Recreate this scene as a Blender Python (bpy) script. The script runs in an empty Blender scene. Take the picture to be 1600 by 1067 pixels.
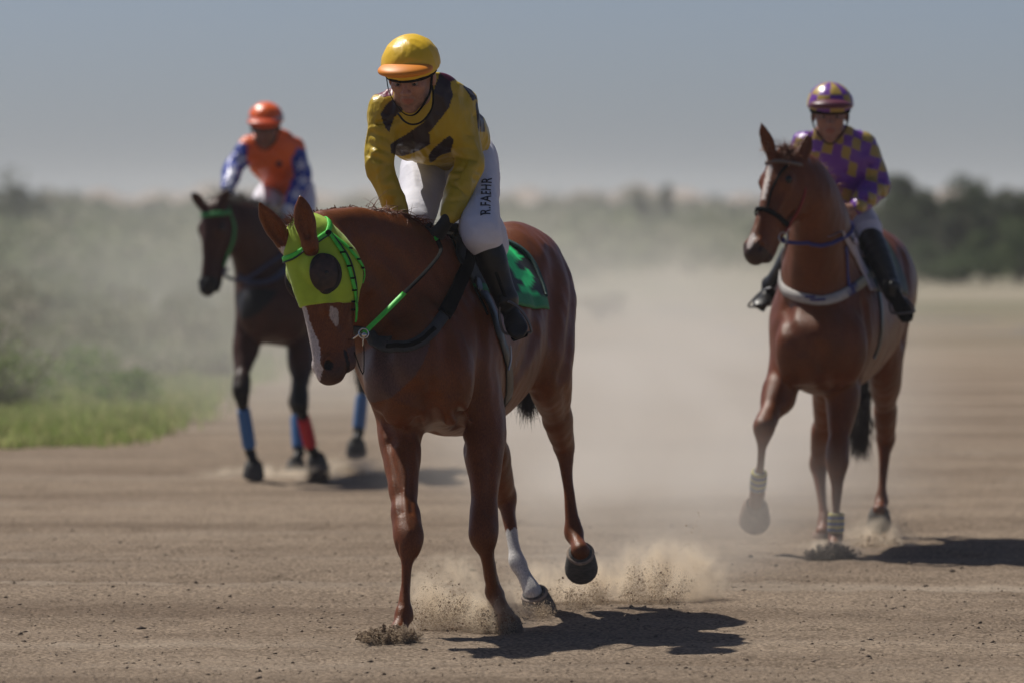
import bpy, bmesh, math, random
import numpy as np
from mathutils import Vector, Matrix, noise as mnoise
random.seed(7); RNG = np.random.default_rng(11)
SC = bpy.context.scene
COL = SC.collection
# ------------------------------------------------------------------ camera
FPX = 9675.0; CAMZ = 1.70; HOR = 330.0
PITCH = math.atan((533.5 - HOR) / FPX)
cam_data = bpy.data.cameras.new("camera"); cam = bpy.data.objects.new("camera", cam_data); COL.objects.link(cam)
cam.location = (0, 0, CAMZ); cam.rotation_euler = (math.pi/2 - PITCH, 0, 0)
cam_data.sensor_width = 36.0; cam_data.lens = FPX/1600*36.0
cam_data.clip_start = 0.5; cam_data.clip_end = 9000
cam_data.dof.use_dof = True; cam_data.dof.focus_distance = 24.85; cam_data.dof.aperture_fstop = 217.7/72.0
SC.camera = cam
# ------------------------------------------------------------------ sky, sun, exposure
SUN_EL = math.radians(56); SUN_R, SUN_F = 0.56, 0.50       # shadow drift to the right / to the camera
SUN_AZ = math.atan2(-SUN_R, SUN_F)                         # compass direction of the sun seen from above, from +Y
world = bpy.data.worlds.new("World"); SC.world = world; world.use_nodes = True
wn = world.node_tree; bgn = wn.nodes["Background"]
sky = wn.nodes.new("ShaderNodeTexSky"); sky.sky_type = 'NISHITA'; sky.sun_disc = False
sky.sun_elevation = SUN_EL; sky.sun_rotation = SUN_AZ; sky.altitude = 1000; sky.air_density = 0.5; sky.dust_density = 2.8; sky.ozone_density = 3.9
wn.links.new(sky.outputs[0], bgn.inputs[0]); bgn.inputs[1].default_value = 0.074
sl = bpy.data.lights.new("sun", 'SUN'); sl.energy = 5.0; sl.angle = math.radians(0.53); sl.color = (1.0, 0.95, 0.86)
so = bpy.data.objects.new("sun", sl); COL.objects.link(so)
sd = Vector((math.sin(SUN_AZ)*math.cos(SUN_EL), math.cos(SUN_AZ)*math.cos(SUN_EL), math.sin(SUN_EL)))
so.rotation_euler = sd.to_track_quat('Z', 'Y').to_euler(); so.location = (-20, 40, 60)
SC.view_settings.view_transform = 'Standard'; SC.view_settings.look = 'None'; SC.view_settings.exposure = 0.0; SC.view_settings.gamma = 1.0
SC.cycles.use_denoising = True; SC.cycles.max_bounces = 6; SC.cycles.volume_bounces = 3; SC.cycles.transparent_max_bounces = 12
SC.cycles.volume_step_rate = 1.0; SC.cycles.volume_max_steps = 256; SC.cycles.sample_clamp_indirect = 4.0

# ------------------------------------------------------------------ helpers
def P(px, py, D):
    """world point seen at pixel (px,py) of the 1600 px photograph at distance D along +Y"""
    x = (px-800.0)/FPX; z = -(py-533.5)/FPX
    dy = math.cos(PITCH) + z*math.sin(PITCH); dz = -math.sin(PITCH) + z*math.cos(PITCH)
    s = D/dy
    return np.array([x*s, D, CAMZ+dz*s])
def A3(*v): return np.array(v if len(v) == 3 else v[0], dtype=float)
def unit(v): v = np.asarray(v, float); return v/(np.linalg.norm(v)+1e-12)
def catmull(A, n):
    A = np.asarray(A, float); m = len(A)
    if m < 3: 
        t = np.linspace(0, 1, n*(m-1)+1)[:, None]; return A[0]*(1-t)+A[-1]*t
    out = []
    for i in range(m-1):
        p0 = A[i-1] if i > 0 else 2*A[0]-A[1]; p1 = A[i]; p2 = A[i+1]; p3 = A[i+2] if i+2 < m else 2*A[-1]-A[-2]
        for k in range(n):
            t = k/n
            out.append(0.5*((2*p1)+(-p0+p2)*t+(2*p0-5*p1+4*p2-p3)*t*t+(-p0+3*p1-3*p2+p3)*t**3))
    out.append(A[-1]); return np.array(out)
class Field:
    """implicit solid on a voxel grid: tapered elliptical lofts and ellipsoids, smoothly joined"""
    def __init__(s, h): s.h = h; s.ops = []
    def loft(s, pts, lat, k=0.02, sub=3, op='u', blur=0):
        A = np.array([list(p)+[w, d] for p, w, d in pts], float)
        if len(A) > 1: A = catmull(A, sub)
        A[:, 3:] = np.maximum(A[:, 3:], 0.002)
        lat = np.asarray(lat, float)
        segs = [(A[i, :3], A[i+1, :3], A[i, 3], A[i+1, 3], A[i, 4], A[i+1, 4], lat) for i in range(len(A)-1)]
        s.ops.append(('L', segs, k, op, blur)); return s
    def cap(s, a, b, ra, rb=None, k=0.01, op='u'):
        rb = ra if rb is None else rb; T = np.asarray(b, float)-np.asarray(a, float)
        L = np.cross(T, (0.3, 0.2, 0.93)); s.ops.append(('L', [(np.asarray(a, float), np.asarray(b, float), ra, rb, ra, rb, L)], k, op)); return s
    def chain(s, pts, k=0.006, sub=2, op='u'):
        A = np.array([list(p)+[r] for p, r in pts], float); A = catmull(A, sub) if len(A) > 2 else A
        sg = []
        for i in range(len(A)-1):
            T = A[i+1, :3]-A[i, :3]; sg.append((A[i, :3], A[i+1, :3], A[i, 3], A[i+1, 3], A[i, 3], A[i+1, 3], np.cross(T, (0.31, 0.22, 0.93))))
        s.ops.append(('L', sg, k, op)); return s
    def ell(s, c, ax, rad, k=0.02, op='u'):
        s.ops.append(('E', np.asarray(c, float), np.array([unit(a) for a in ax]), np.asarray(rad, float), k, op)); return s
    def plane(s, p, n, k=0.004):      # keep the side the normal points away from
        s.ops.append(('P', np.asarray(p, float), unit(n), k)); return s
    def fn(s, f): s.ops.append(('F', f)); return s
    def bounds(s):
        lo = np.full(3, 1e9); hi = -lo
        for o in s.ops:
            if o[0] == 'L' and o[3] == 'u':
                for g in o[1]:
                    R = max(g[2:6]); lo = np.minimum(lo, np.minimum(g[0], g[1])-R); hi = np.maximum(hi, np.maximum(g[0], g[1])+R)
            if o[0] == 'E' and o[5] == 'u': R = max(o[3]); lo = np.minimum(lo, o[1]-R); hi = np.maximum(hi, o[1]+R)
        return lo, hi
    def _box(s, lo, hi):
        i0 = np.maximum(((lo-s.lo)/s.h).astype(int), 0); i1 = np.minimum(((hi-s.lo)/s.h).astype(int)+2, s.n)
        return i0, i1
    def _xyz(s, i0, i1):
        r = [(s.lo[a]+s.h*np.arange(i0[a], i1[a])).astype(np.float32) for a in range(3)]
        return r[0][:, None, None], r[1][None, :, None], r[2][None, None, :]
    def build(s, margin=None):
        lo, hi = s.bounds(); m = (margin or 0)+6*s.h
        s.lo = lo-m; s.n = np.ceil((hi+m-s.lo)/s.h).astype(int)+1
        s.F = np.full(s.n, 0.25, np.float32); return s.run(s.ops)
    def run(s, ops):
        BIG = 0.25; F = s.F
        for o in ops:
            if o[0] in 'LE':
                k = o[2] if o[0] == 'L' else o[4]; op = o[3] if o[0] == 'L' else o[5]
                pad = k+5*s.h
                if o[0] == 'L':
                    bl = np.min([np.minimum(g[0], g[1])-max(g[2:6]) for g in o[1]], axis=0)-pad
                    bh = np.max([np.maximum(g[0], g[1])+max(g[2:6]) for g in o[1]], axis=0)+pad
                else: bl = o[1]-max(o[3])-pad; bh = o[1]+max(o[3])+pad
                j0, j1 = s._box(bl, bh)
                if np.any(j1 <= j0): continue
                T_ = np.full(j1-j0, BIG, np.float32)
                if o[0] == 'L':
                    for p0, p1, w0, w1, d0, d1, L in o[1]:
                        T = p1-p0; ln = np.linalg.norm(T)
                        if ln < 1e-6: continue
                        T = T/ln; Lp = L-T*(L@T); Lp = unit(Lp); Dp = np.cross(T, Lp)
                        R = max(w0, w1, d0, d1)+pad
                        i0, i1 = s._box(np.minimum(p0, p1)-R, np.maximum(p0, p1)+R)
                        if np.any(i1 <= i0): continue
                        X, Y, Z = s._xyz(i0, i1); X = X-np.float32(p0[0]); Y = Y-np.float32(p0[1]); Z = Z-np.float32(p0[2])
                        f = lambda v: X*np.float32(v[0])+Y*np.float32(v[1])+Z*np.float32(v[2])
                        ax = f(T); u = f(Lp); v = f(Dp)
                        t = np.clip(ax/np.float32(ln), 0, 1); a = ax-t*np.float32(ln)
                        w = w0+(w1-w0)*t; d = d0+(d1-d0)*t; rr = u*u+v*v+1e-8
                        rho = np.sqrt(rr/((u/w)**2+(v/d)**2+1e-7)); rho = np.minimum(rho, np.maximum(w, d)); val = np.sqrt(rr+a*a)-rho
                        sl_ = tuple(slice(i0[c]-j0[c], i1[c]-j0[c]) for c in range(3))
                        T_[sl_] = np.minimum(T_[sl_], val.astype(np.float32))
                    if len(o) > 4 and o[4]:
                        for _ in range(o[4]):
                            for a in range(3):
                                S0 = np.moveaxis(T_, a, 0); S1 = S0.copy(); S1[1:-1] = (S0[:-2]+2*S0[1:-1]+S0[2:])*.25; S1[2:-2] = S1[2:-2]*.5+(S0[:-4]+S0[4:])*.25; T_ = np.moveaxis(S1, 0, a)
                else:
                    X, Y, Z = s._xyz(j0, j1); c = o[1]; X = X-np.float32(c[0]); Y = Y-np.float32(c[1]); Z = Z-np.float32(c[2])
                    f = lambda v: X*np.float32(v[0])+Y*np.float32(v[1])+Z*np.float32(v[2])
                    u, v, w = f(o[2][0]), f(o[2][1]), f(o[2][2])
                    q = np.sqrt((u/o[3][0])**2+(v/o[3][1])**2+(w/o[3][2])**2)+1e-4
                    T_ = (np.sqrt(u*u+v*v+w*w)+1e-6)*(1-1/q)
                    T_ = T_.astype(np.float32)
                sl_ = tuple(slice(j0[c], j1[c]) for c in range(3)); a = F[sl_]
                if op == 'u': hh = np.maximum(k-np.abs(a-T_), 0)/k; F[sl_] = np.minimum(a, T_)-hh*hh*k*0.25
                elif op == 's': b = -T_; hh = np.maximum(k-np.abs(a-b), 0)/k; F[sl_] = np.maximum(a, b)+hh*hh*k*0.25
                elif op == 'i': F[sl_] = np.maximum(a, T_)
            elif o[0] == 'P':
                X, Y, Z = s._xyz(np.zeros(3, int), s.n); p, n, k = o[1:]
                b = ((X-p[0])*n[0]+(Y-p[1])*n[1]+(Z-p[2])*n[2]).astype(np.float32)
                hh = np.maximum(k-np.abs(F-b), 0)/k; F = (np.maximum(F, b)+hh*hh*k*0.25).astype(np.float32)
            elif o[0] == 'F':
                X, Y, Z = s._xyz(np.zeros(3, int), s.n); F = o[1](F, X, Y, Z).astype(np.float32)
        s.F = F; return s
    def val(s, p):
        p = np.atleast_2d(p); g = (p-s.lo)/s.h; g = np.clip(g, 0, np.array(s.n)-1.001); i = g.astype(int); f = g-i
        r = 0
        for a in (0, 1):
            for b in (0, 1):
                for c in (0, 1):
                    r = r+s.F[i[:, 0]+a, i[:, 1]+b, i[:, 2]+c]*(f[:, 0] if a else 1-f[:, 0])*(f[:, 1] if b else 1-f[:, 1])*(f[:, 2] if c else 1-f[:, 2])
        return r
    def grad(s, p):
        e = s.h*1.2; p = np.atleast_2d(p); g = np.stack([s.val(p+e*np.eye(3)[a])-s.val(p-e*np.eye(3)[a]) for a in range(3)], 1)
        return g/(np.linalg.norm(g, axis=1, keepdims=True)+1e-9)
    def project(s, p, off=0.0, it=10):
        p = np.atleast_2d(np.array(p, float)).copy()
        for _ in range(it): p -= np.clip(s.val(p)-off, -.03, .03)[:, None]*s.grad(p)*0.9
        return p, s.grad(p)
    def raycast(s, p, d, off=0.0, maxd=2.0):
        """march points p along direction d until the surface (+off); a miss ends on the nearest surface point"""
        p = np.atleast_2d(np.array(p, float)).copy(); d = unit(d); best = p.copy(); bv = np.full(len(p), 9.)
        hi = s.lo+s.h*(np.array(s.n)-1)
        for _ in range(160):
            v = s.val(p)-off; out = np.any((p < s.lo) | (p > hi), axis=1); v2 = np.where(out, 9, v); m = v2 < bv; best[m] = p[m]; bv[m] = v2[m]
            st = np.where(out | (v > .15), .05, np.maximum(v*.8, 0)); st[(v < .0003) & ~out] = 0; p += st[:, None]*d
        return s.project(best, off, 12)[0]
    def surface(s, smooth=2):
        F = s.F; n = F.shape; S = F < 0
        c = np.zeros(tuple(x-1 for x in n), np.uint8)
        for a in (0, 1):
            for b in (0, 1):
                for e in (0, 1): c += S[a:n[0]-1+a, b:n[1]-1+b, e:n[2]-1+e]
        act = (c > 0) & (c < 8); I = np.argwhere(act); idx = np.full(act.shape, -1, np.int32); idx[act] = np.arange(len(I))
        acc = np.zeros((len(I), 3)); cnt = np.zeros(len(I))
        cor = [(a, b, e) for a in (0, 1) for b in (0, 1) for e in (0, 1)]
        V = {q: F[I[:, 0]+q[0], I[:, 1]+q[1], I[:, 2]+q[2]] for q in cor}
        for q in cor:
            for ax in range(3):
                if q[ax]: continue
                r = list(q); r[ax] = 1; r = tuple(r); va, vb = V[q], V[r]; m = (va < 0) != (vb < 0)
                t = np.where(m, va/(va-vb+1e-12), 0)
                for x in range(3): acc[m, x] += (q[x]+(t[m] if x == ax else 0))
                cnt[m] += 1
        v = s.lo+s.h*(I+acc/cnt[:, None])
        quads = []
        for ax in range(3):
            o1, o2 = (ax+1) % 3, (ax+2) % 3
            sl0 = [slice(1, n[x]-1) for x in range(3)]; sl1 = list(sl0); sl0[ax] = slice(0, n[ax]-1); sl1[ax] = slice(1, n[ax])
            a_, b_ = S[tuple(sl0)], S[tuple(sl1)]; E = np.argwhere(a_ != b_)
            if not len(E): continue
            fl = a_[tuple(E.T)]
            base = E.copy(); base[:, o1] += 1; base[:, o2] += 1
            def g(d1, d2): q = base.copy(); q[:, o1] -= d1; q[:, o2] -= d2; return idx[tuple(q.T)]
            Q = np.stack([g(1, 1), g(0, 1), g(0, 0), g(1, 0)], 1)
            Q[~fl] = Q[~fl][:, ::-1]; quads.append(Q)
        Q = np.concatenate(quads); Q = Q[(Q >= 0).all(1)]
        if smooth:
            ed = np.concatenate([Q[:, [0, 1]], Q[:, [1, 2]], Q[:, [2, 3]], Q[:, [3, 0]]]); N = len(v)
            a = np.concatenate([ed[:, 0], ed[:, 1]]); b = np.concatenate([ed[:, 1], ed[:, 0]]); deg = np.bincount(a, minlength=N)+1e-9
            for it in range(smooth):
                for lam in (0.5, -0.5):
                    av = np.stack([np.bincount(a, v[b, x], N)/deg for x in range(3)], 1); v = v+lam*(av-v)
                    if it == smooth-1 and lam < 0: pass
            av = np.stack([np.bincount(a, v[b, x], N)/deg for x in range(3)], 1); v = v+0.5*(av-v)
        return v, Q
def mesh_np(name, v, faces, base, mat=None, parent=None, col=None, smooth=True):
    v = np.asarray(v, float)-np.asarray(base, float)
    me = bpy.data.meshes.new(name)
    if not isinstance(faces, np.ndarray): faces = [list(f) for f in faces]
    if not isinstance(faces, np.ndarray) and len(set(len(f) for f in faces)) == 1: faces = np.asarray(faces)
    if isinstance(faces, np.ndarray):
        me.vertices.add(len(v)); me.vertices.foreach_set("co", v.astype(np.float32).ravel())
        k = faces.shape[1]; me.loops.add(faces.size); me.loops.foreach_set("vertex_index", faces.astype(np.int32).ravel())
        me.polygons.add(len(faces)); me.polygons.foreach_set("loop_start", np.arange(0, faces.size, k, dtype=np.int32))
        me.polygons.foreach_set("loop_total", np.full(len(faces), k, np.int32))
    else: me.from_pydata([tuple(x) for x in v], [], [list(f) for f in faces])
    me.update(); me.validate()
    if smooth: me.polygons.foreach_set("use_smooth", np.ones(len(me.polygons), bool))
    if col is not None:
        at = me.color_attributes.new("Col", 'FLOAT_COLOR', 'POINT'); c4 = np.ones((len(v), 4), np.float32); c4[:, :3] = col
        at.data.foreach_set("color", c4.ravel())
    o = bpy.data.objects.new(name, me); COL.objects.link(o)
    if mat: me.materials.append(mat)
    if parent is not None: o.parent = parent; o.location = (0, 0, 0)
    else: o.location = tuple(base)
    return o
BASE = {}
def thing(name, label, cat, base, group=None, kind=None):
    o = bpy.data.objects.new(name, None); COL.objects.link(o); o.location = tuple(base); o.empty_display_size = 0.2
    tag(o, label, cat, group, kind); BASE[o.name] = np.array(base, float); return o
def tag(o, label=None, cat=None, group=None, kind=None):
    if label: o["label"] = label
    if cat: o["category"] = cat
    if group: o["group"] = group
    if kind: o["kind"] = kind
    return o
def root_base(p):
    while p.parent is not None: p = p.parent
    return BASE.get(p.name, np.zeros(3))
def put(name, v, f, mat, parent, col=None, smooth=True, label=None):
    o = mesh_np(name, v, f, root_base(parent), mat, parent, col, smooth)
    if label: o["label"] = label
    return o
def fmesh(F, name, mat, parent, colfn=None, smooth=2, label=None):
    v, q = F.surface(smooth); return put(name, v, q, mat, parent, colfn(v) if colfn else None, label=label)
def tube(pts, r, n=3, sides=8, flat=None):
    """tube along a smooth path; flat=(normals,width,thick) gives a strap of rectangular section"""
    A = catmull(pts, n); R = np.interp(np.linspace(0, 1, len(A)), np.linspace(0, 1, len(np.atleast_1d(r))), np.atleast_1d(r)) if np.ndim(r) else np.full(len(A), r)
    T = np.gradient(A, axis=0); T /= np.linalg.norm(T, axis=1, keepdims=True)+1e-9
    up = unit(np.cross(T[0], (0.2, 0.3, 0.9))); V = []
    for i in range(len(A)):
        up = unit(up-T[i]*(up@T[i])); b = np.cross(T[i], up)
        for j in range(sides): a = 2*math.pi*j/sides; V.append(A[i]+R[i]*(math.cos(a)*up+math.sin(a)*b))
    Fc = [[i*sides+j, i*sides+(j+1) % sides, (i+1)*sides+(j+1) % sides, (i+1)*sides+j] for i in range(len(A)-1) for j in range(sides)]
    m = len(A)*sides; V += [A[0], A[-1]]
    for j in range(sides): Fc.append([m, (j+1) % sides, j, j]); Fc.append([m+1, m-sides+j, m-sides+(j+1) % sides, m-sides+(j+1) % sides])
    return np.array(V), [f if f[2] != f[3] else f[:3] for f in Fc]
def strap(A, N, w, th):
    """band along points A with surface normals N"""
    A = np.asarray(A, float); T = np.gradient(A, axis=0); T /= np.linalg.norm(T, axis=1, keepdims=True)+1e-9
    V = []; w = np.full(len(A), w) if not np.ndim(w) else np.interp(np.linspace(0, 1, len(A)), np.linspace(0, 1, len(w)), w)
    for i in range(len(A)):
        b = unit(np.cross(T[i], N[i])); n = unit(N[i])
        V += [A[i]-b*w[i]/2, A[i]-b*w[i]*.42+n*th, A[i]+b*w[i]*.42+n*th, A[i]+b*w[i]/2]
    Fc = [[i*4+j, i*4+(j+1) % 4, i*4+4+(j+1) % 4, i*4+4+j] for i in range(len(A)-1) for j in range(4)]
    Fc += [[0, 1, 2, 3], [len(V)-1, len(V)-2, len(V)-3, len(V)-4]]
    return np.array(V), Fc
def fstrap(F, pts, w, th, off=0.002, n=6):
    A = catmull(pts, n); A, N = F.project(A, off); return strap(A, N, w, th)
def merge(parts):
    V = []; Fc = []; o = 0
    for v, f in parts:
        V.append(np.asarray(v)); Fc += [[i+o for i in q] for q in f]; o += len(v)
    return np.concatenate(V), Fc
# ------------------------------------------------------------------ materials
def mat(name, col=(.5, .5, .5), fine=0, rough=0.6, spec=0.4, attr=False, nvar=0.0, nscale=20, bump=0.0, bscale=60, sheen=0, metal=0, stretch=None, detail=4, emis=0, tint=None, subs=0, bump2=None, coat=0):
    m = bpy.data.materials.new(name); m.use_nodes = True; nt = m.node_tree; b = nt.nodes["Principled BSDF"]
    b.inputs["Roughness"].default_value = rough; b.inputs["Specular IOR Level"].default_value = spec; b.inputs["Metallic"].default_value = metal
    if sheen: b.inputs["Sheen Weight"].default_value = sheen; b.inputs["Sheen Roughness"].default_value = 0.4
    if sheen and tint: b.inputs["Sheen Tint"].default_value = (*tint, 1)
    if coat: b.inputs["Coat Weight"].default_value = coat; b.inputs["Coat Roughness"].default_value = 0.25
    tc = nt.nodes.new("ShaderNodeTexCoord"); mp = nt.nodes.new("ShaderNodeMapping"); nt.links.new(tc.outputs["Object"], mp.inputs[0])
    if stretch: mp.inputs["Scale"].default_value = stretch
    src = None
    if attr: a = nt.nodes.new("ShaderNodeAttribute"); a.attribute_name = "Col"; src = a.outputs["Color"]
    if nvar:
        n = nt.nodes.new("ShaderNodeTexNoise"); n.inputs["Scale"].default_value = nscale; n.inputs["Detail"].default_value = detail; nt.links.new(mp.outputs[0], n.inputs["Vector"])
        mr = nt.nodes.new("ShaderNodeMapRange"); mr.inputs["From Min"].default_value = 0.3; mr.inputs["From Max"].default_value = 0.7
        mr.inputs["To Min"].default_value = 1-nvar; mr.inputs["To Max"].default_value = 1+nvar; nt.links.new(n.outputs["Fac"], mr.inputs["Value"])
        vm = nt.nodes.new("ShaderNodeVectorMath"); vm.operation = 'SCALE'
        if src: nt.links.new(src, vm.inputs[0])
        else: vm.inputs[0].default_value = col
        so_ = mr.outputs[0]
        if fine:
            n2 = nt.nodes.new("ShaderNodeTexNoise"); n2.inputs["Scale"].default_value = 260; n2.inputs["Detail"].default_value = 2; mp2 = nt.nodes.new("ShaderNodeMapping"); mp2.inputs["Scale"].default_value = (1, 1, .35); nt.links.new(tc.outputs["Object"], mp2.inputs[0]); nt.links.new(mp2.outputs[0], n2.inputs["Vector"])
            m3 = nt.nodes.new("ShaderNodeMapRange"); m3.inputs["From Min"].default_value = .3; m3.inputs["From Max"].default_value = .7; m3.inputs["To Min"].default_value = 1-fine; m3.inputs["To Max"].default_value = 1+fine; nt.links.new(n2.outputs["Fac"], m3.inputs["Value"])
            mm = nt.nodes.new("ShaderNodeMath"); mm.operation = 'MULTIPLY'; nt.links.new(mr.outputs[0], mm.inputs[0]); nt.links.new(m3.outputs[0], mm.inputs[1]); so_ = mm.outputs[0]
        nt.links.new(so_, vm.inputs["Scale"]); nt.links.new(vm.outputs[0], b.inputs["Base Color"])
    elif src: nt.links.new(src, b.inputs["Base Color"])
    else: b.inputs["Base Color"].default_value = (*col, 1)
    if bump:
        n = nt.nodes.new("ShaderNodeTexNoise"); n.inputs["Scale"].default_value = bscale; n.inputs["Detail"].default_value = 3; nt.links.new(mp.outputs[0], n.inputs["Vector"])
        bp = nt.nodes.new("ShaderNodeBump"); bp.inputs["Strength"].default_value = 1.0; bp.inputs["Distance"].default_value = bump
        nt.links.new(n.outputs["Fac"], bp.inputs["Height"]); nt.links.new(bp.outputs[0], b.inputs["Normal"])
    return m
def waves(seed, n=7, sc=20.0, aniso=(1, 1, 1)):
    """cheap smooth pseudo-noise for numpy coordinates"""
    r = np.random.default_rng(seed); K = r.normal(size=(n, 3))*sc*np.array(aniso); ph = r.uniform(0, 6.28, n)
    def f(X, Y, Z): return sum(np.sin((K[i, 0]*X+K[i, 1]*Y+K[i, 2]*Z+ph[i]).astype(np.float32)) for i in range(n))/n**.5
    return f

def proj(v):
    """pixel position in the 1600 px photograph of world points"""
    v = np.atleast_2d(v); dy = v[:, 1]; dz = v[:, 2]-CAMZ; c, sn = math.cos(PITCH), math.sin(PITCH)
    fwd = dy*c-dz*sn; up = dy*sn+dz*c
    return 800+FPX*v[:, 0]/fwd, 533.5-FPX*up/fwd
def inpoly(px, py, poly):
    r = np.zeros(len(px), bool); n = len(poly)
    for i in range(n):
        x0, y0 = poly[i]; x1, y1 = poly[(i+1) % n]
        if y0 == y1: continue
        c = ((y0 > py) != (y1 > py)) & (px < (x1-x0)*(py-y0)/(y1-y0)+x0); r ^= c
    return r
def hit(F, pts, D, off=0.002):
    """points on the surface of F below the given sight lines, starting at distance D"""
    out = []
    for x, y in pts: p = P(x, y, D); out.append(F.raycast(p, p-np.array((0, 0, CAMZ)), off)[0])
    return np.array(out)
def outside(F, A, off):
    v = F.val(A); m = v < off
    if m.any(): A = A.copy(); A[m] = F.project(A[m], off)[0]
    return A
def sphere(c, r, n=16, ax=None):
    c = np.asarray(c, float); r = np.array(r if np.ndim(r) else (r, r, r), float); ax = np.eye(3) if ax is None else np.array([unit(a) for a in ax]); V = []; m = n//2
    for i in range(m+1):
        th = math.pi*i/m
        for j in range(n): ph = 2*math.pi*j/n; q = np.array((math.sin(th)*math.cos(ph), math.sin(th)*math.sin(ph), math.cos(th)))*r; V.append(c+q@ax)
    return np.array(V), [[i*n+j, (i+1)*n+j, (i+1)*n+(j+1) % n, i*n+(j+1) % n] for i in range(m) for j in range(n)]
def torus(c, nrm, R, r, n=28, m=8):
    nrm = unit(nrm); a = unit(np.cross(nrm, (.21, .3, .9))); b = np.cross(nrm, a); V = []
    for i in range(n):
        t = 2*math.pi*i/n; d = math.cos(t)*a+math.sin(t)*b
        for j in range(m): u = 2*math.pi*j/m; V.append(c+d*(R+r*math.cos(u))+nrm*r*math.sin(u))
    return np.array(V), [[i*m+j, i*m+(j+1) % m, ((i+1) % n)*m+(j+1) % m, ((i+1) % n)*m+j] for i in range(n) for j in range(m)]

def carve(F, pts, D, r=.02, depth=.006, k=.025, up=False):
    """groove (or raised vein) following the surface seen along pts"""
    p = catmull(hit(F, pts, D, 0.0), 3); p, n = F.project(p, 0.0); F2 = Field(F.h); F2.chain([(q+m*((r-depth) if not up else -(r-depth)), r) for q, m in zip(p, n)], k=k, sub=1, op='u' if up else 's'); F.run(F2.ops)
# ================================================================== ground, haze, far scrub
def vnoise(x, y, sc, seed):
    """value noise on a hashed lattice"""
    X = x/sc; Y = y/sc; i = np.floor(X).astype(np.int64); j = np.floor(Y).astype(np.int64); f = X-i; g = Y-j; f = f*f*(3-2*f); g = g*g*(3-2*g)
    def hsh(a, b):
        n = (a*374761393+b*668265263+seed*1442695040888963) & 0xffffffff; n = ((n ^ (n >> 13))*1274126177) & 0xffffffff; return ((n ^ (n >> 16)) & 0xffff)/65535.0
    return (hsh(i, j)*(1-f)+hsh(i+1, j)*f)*(1-g)+(hsh(i, j+1)*(1-f)+hsh(i+1, j+1)*f)*g-.5
def ground_z(x, y):
    near = np.clip((70-y)/30, 0, 1)
    z = .022*vnoise(x*.35, y, 1.3, 1)+.016*vnoise(x*.5+y*.25, y, .45, 2)+.015*vnoise(x+3, y, .14, 3)+.009*vnoise(x, y+5, .055, 4)-.020*np.clip(vnoise(x+9, y*.9, .32, 6)-.28, 0, 1)*4
    track = vnoise(x*.06+y*.02, y+.12*x, .55, 9); z = z+.020*track*np.abs(track)*4
    return z*near+.4*np.clip((y-120)/300, 0, 1)*vnoise(x, y, 40, 5)
def graded(a, b, n, p): t = np.linspace(0, 1, n); return a+(b-a)*t**p
ys = np.concatenate([np.linspace(-60, 14, 8), np.linspace(14.5, 21, 20), np.arange(21.2, 34, .026), np.arange(34, 60, .10), np.arange(60, 160, 1.2), graded(162, 2500, 60, 3)])
xr = np.concatenate([np.arange(0, 3.6, .024), np.arange(3.6, 9, .12), graded(9.2, 1500, 50, 4)]); xs = np.concatenate([-xr[::-1][:-1], xr])
gx, gy = np.meshgrid(xs, ys); gz = ground_z(gx, gy); nx_, ny_ = len(xs), len(ys)
ii_ = np.arange(nx_*ny_).reshape(ny_, nx_); q_ = np.stack([ii_[:-1, :-1], ii_[:-1, 1:], ii_[1:, 1:], ii_[1:, :-1]], -1).reshape(-1, 4)
gm = bpy.data.materials.new('dirt'); gm.use_nodes = True; nt = gm.node_tree; N_ = nt.nodes; L_ = nt.links; bs = N_["Principled BSDF"]; bs.inputs["Roughness"].default_value = .95; bs.inputs["Specular IOR Level"].default_value = .12
tc = N_.new("ShaderNodeTexCoord")
def nnoise(scale, detail, vec=(1, 1, 1), rough=.55):
    mp = N_.new("ShaderNodeMapping"); mp.inputs["Scale"].default_value = vec; L_.new(tc.outputs["Object"], mp.inputs[0]); n = N_.new("ShaderNodeTexNoise"); n.inputs["Scale"].default_value = scale; n.inputs["Detail"].default_value = detail; n.inputs["Roughness"].default_value = rough; L_.new(mp.outputs[0], n.inputs["Vector"]); return n.outputs["Fac"]
def ramp(fac, a, b, c0, c1):
    r = N_.new("ShaderNodeValToRGB"); r.color_ramp.elements[0].position = a; r.color_ramp.elements[1].position = b; r.color_ramp.elements[0].color = (*c0, 1); r.color_ramp.elements[1].color = (*c1, 1); L_.new(fac, r.inputs[0]); return r.outputs[0]
def mixc(f, a, b, mode='MIX'):
    m = N_.new("ShaderNodeMix"); m.data_type = 'RGBA'; m.blend_type = mode
    for s_, v_ in ((0, f), (6, a), (7, b)):
        if isinstance(v_, (int, float)): m.inputs[s_].default_value = v_
        elif isinstance(v_, tuple): m.inputs[s_].default_value = (*v_, 1)
        else: L_.new(v_, m.inputs[s_])
    return m.outputs[2]
c_a = ramp(nnoise(.9, 6, (.35, 1, 1)), .35, .65, (.205, .154, .112), (.325, .256, .192))
c_b = ramp(nnoise(60, 4), .42, .62, (.55, .53, .51), (1.16, 1.14, 1.12)); col_ = mixc(1.0, c_a, c_b, 'MULTIPLY')
c_s = ramp(nnoise(.55, 5, (.12, 1.6, 1)), .55, .72, (0, 0, 0), (1, 1, 1)); col_ = mixc(mixc(.45, (0, 0, 0), c_s), col_, (.48, .41, .33))
sepx = N_.new("ShaderNodeSeparateXYZ"); L_.new(tc.outputs["Object"], sepx.inputs[0])
far_f = N_.new("ShaderNodeMapRange"); far_f.inputs["From Min"].default_value = 62; far_f.inputs["From Max"].default_value = 130; L_.new(sepx.outputs[1], far_f.inputs[0])
c_f = ramp(nnoise(.09, 5, (.6, 1.2, 1)), .40, .60, (.16, .165, .105), (.30, .26, .20)); col_ = mixc(far_f.outputs[0], col_, c_f)
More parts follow.
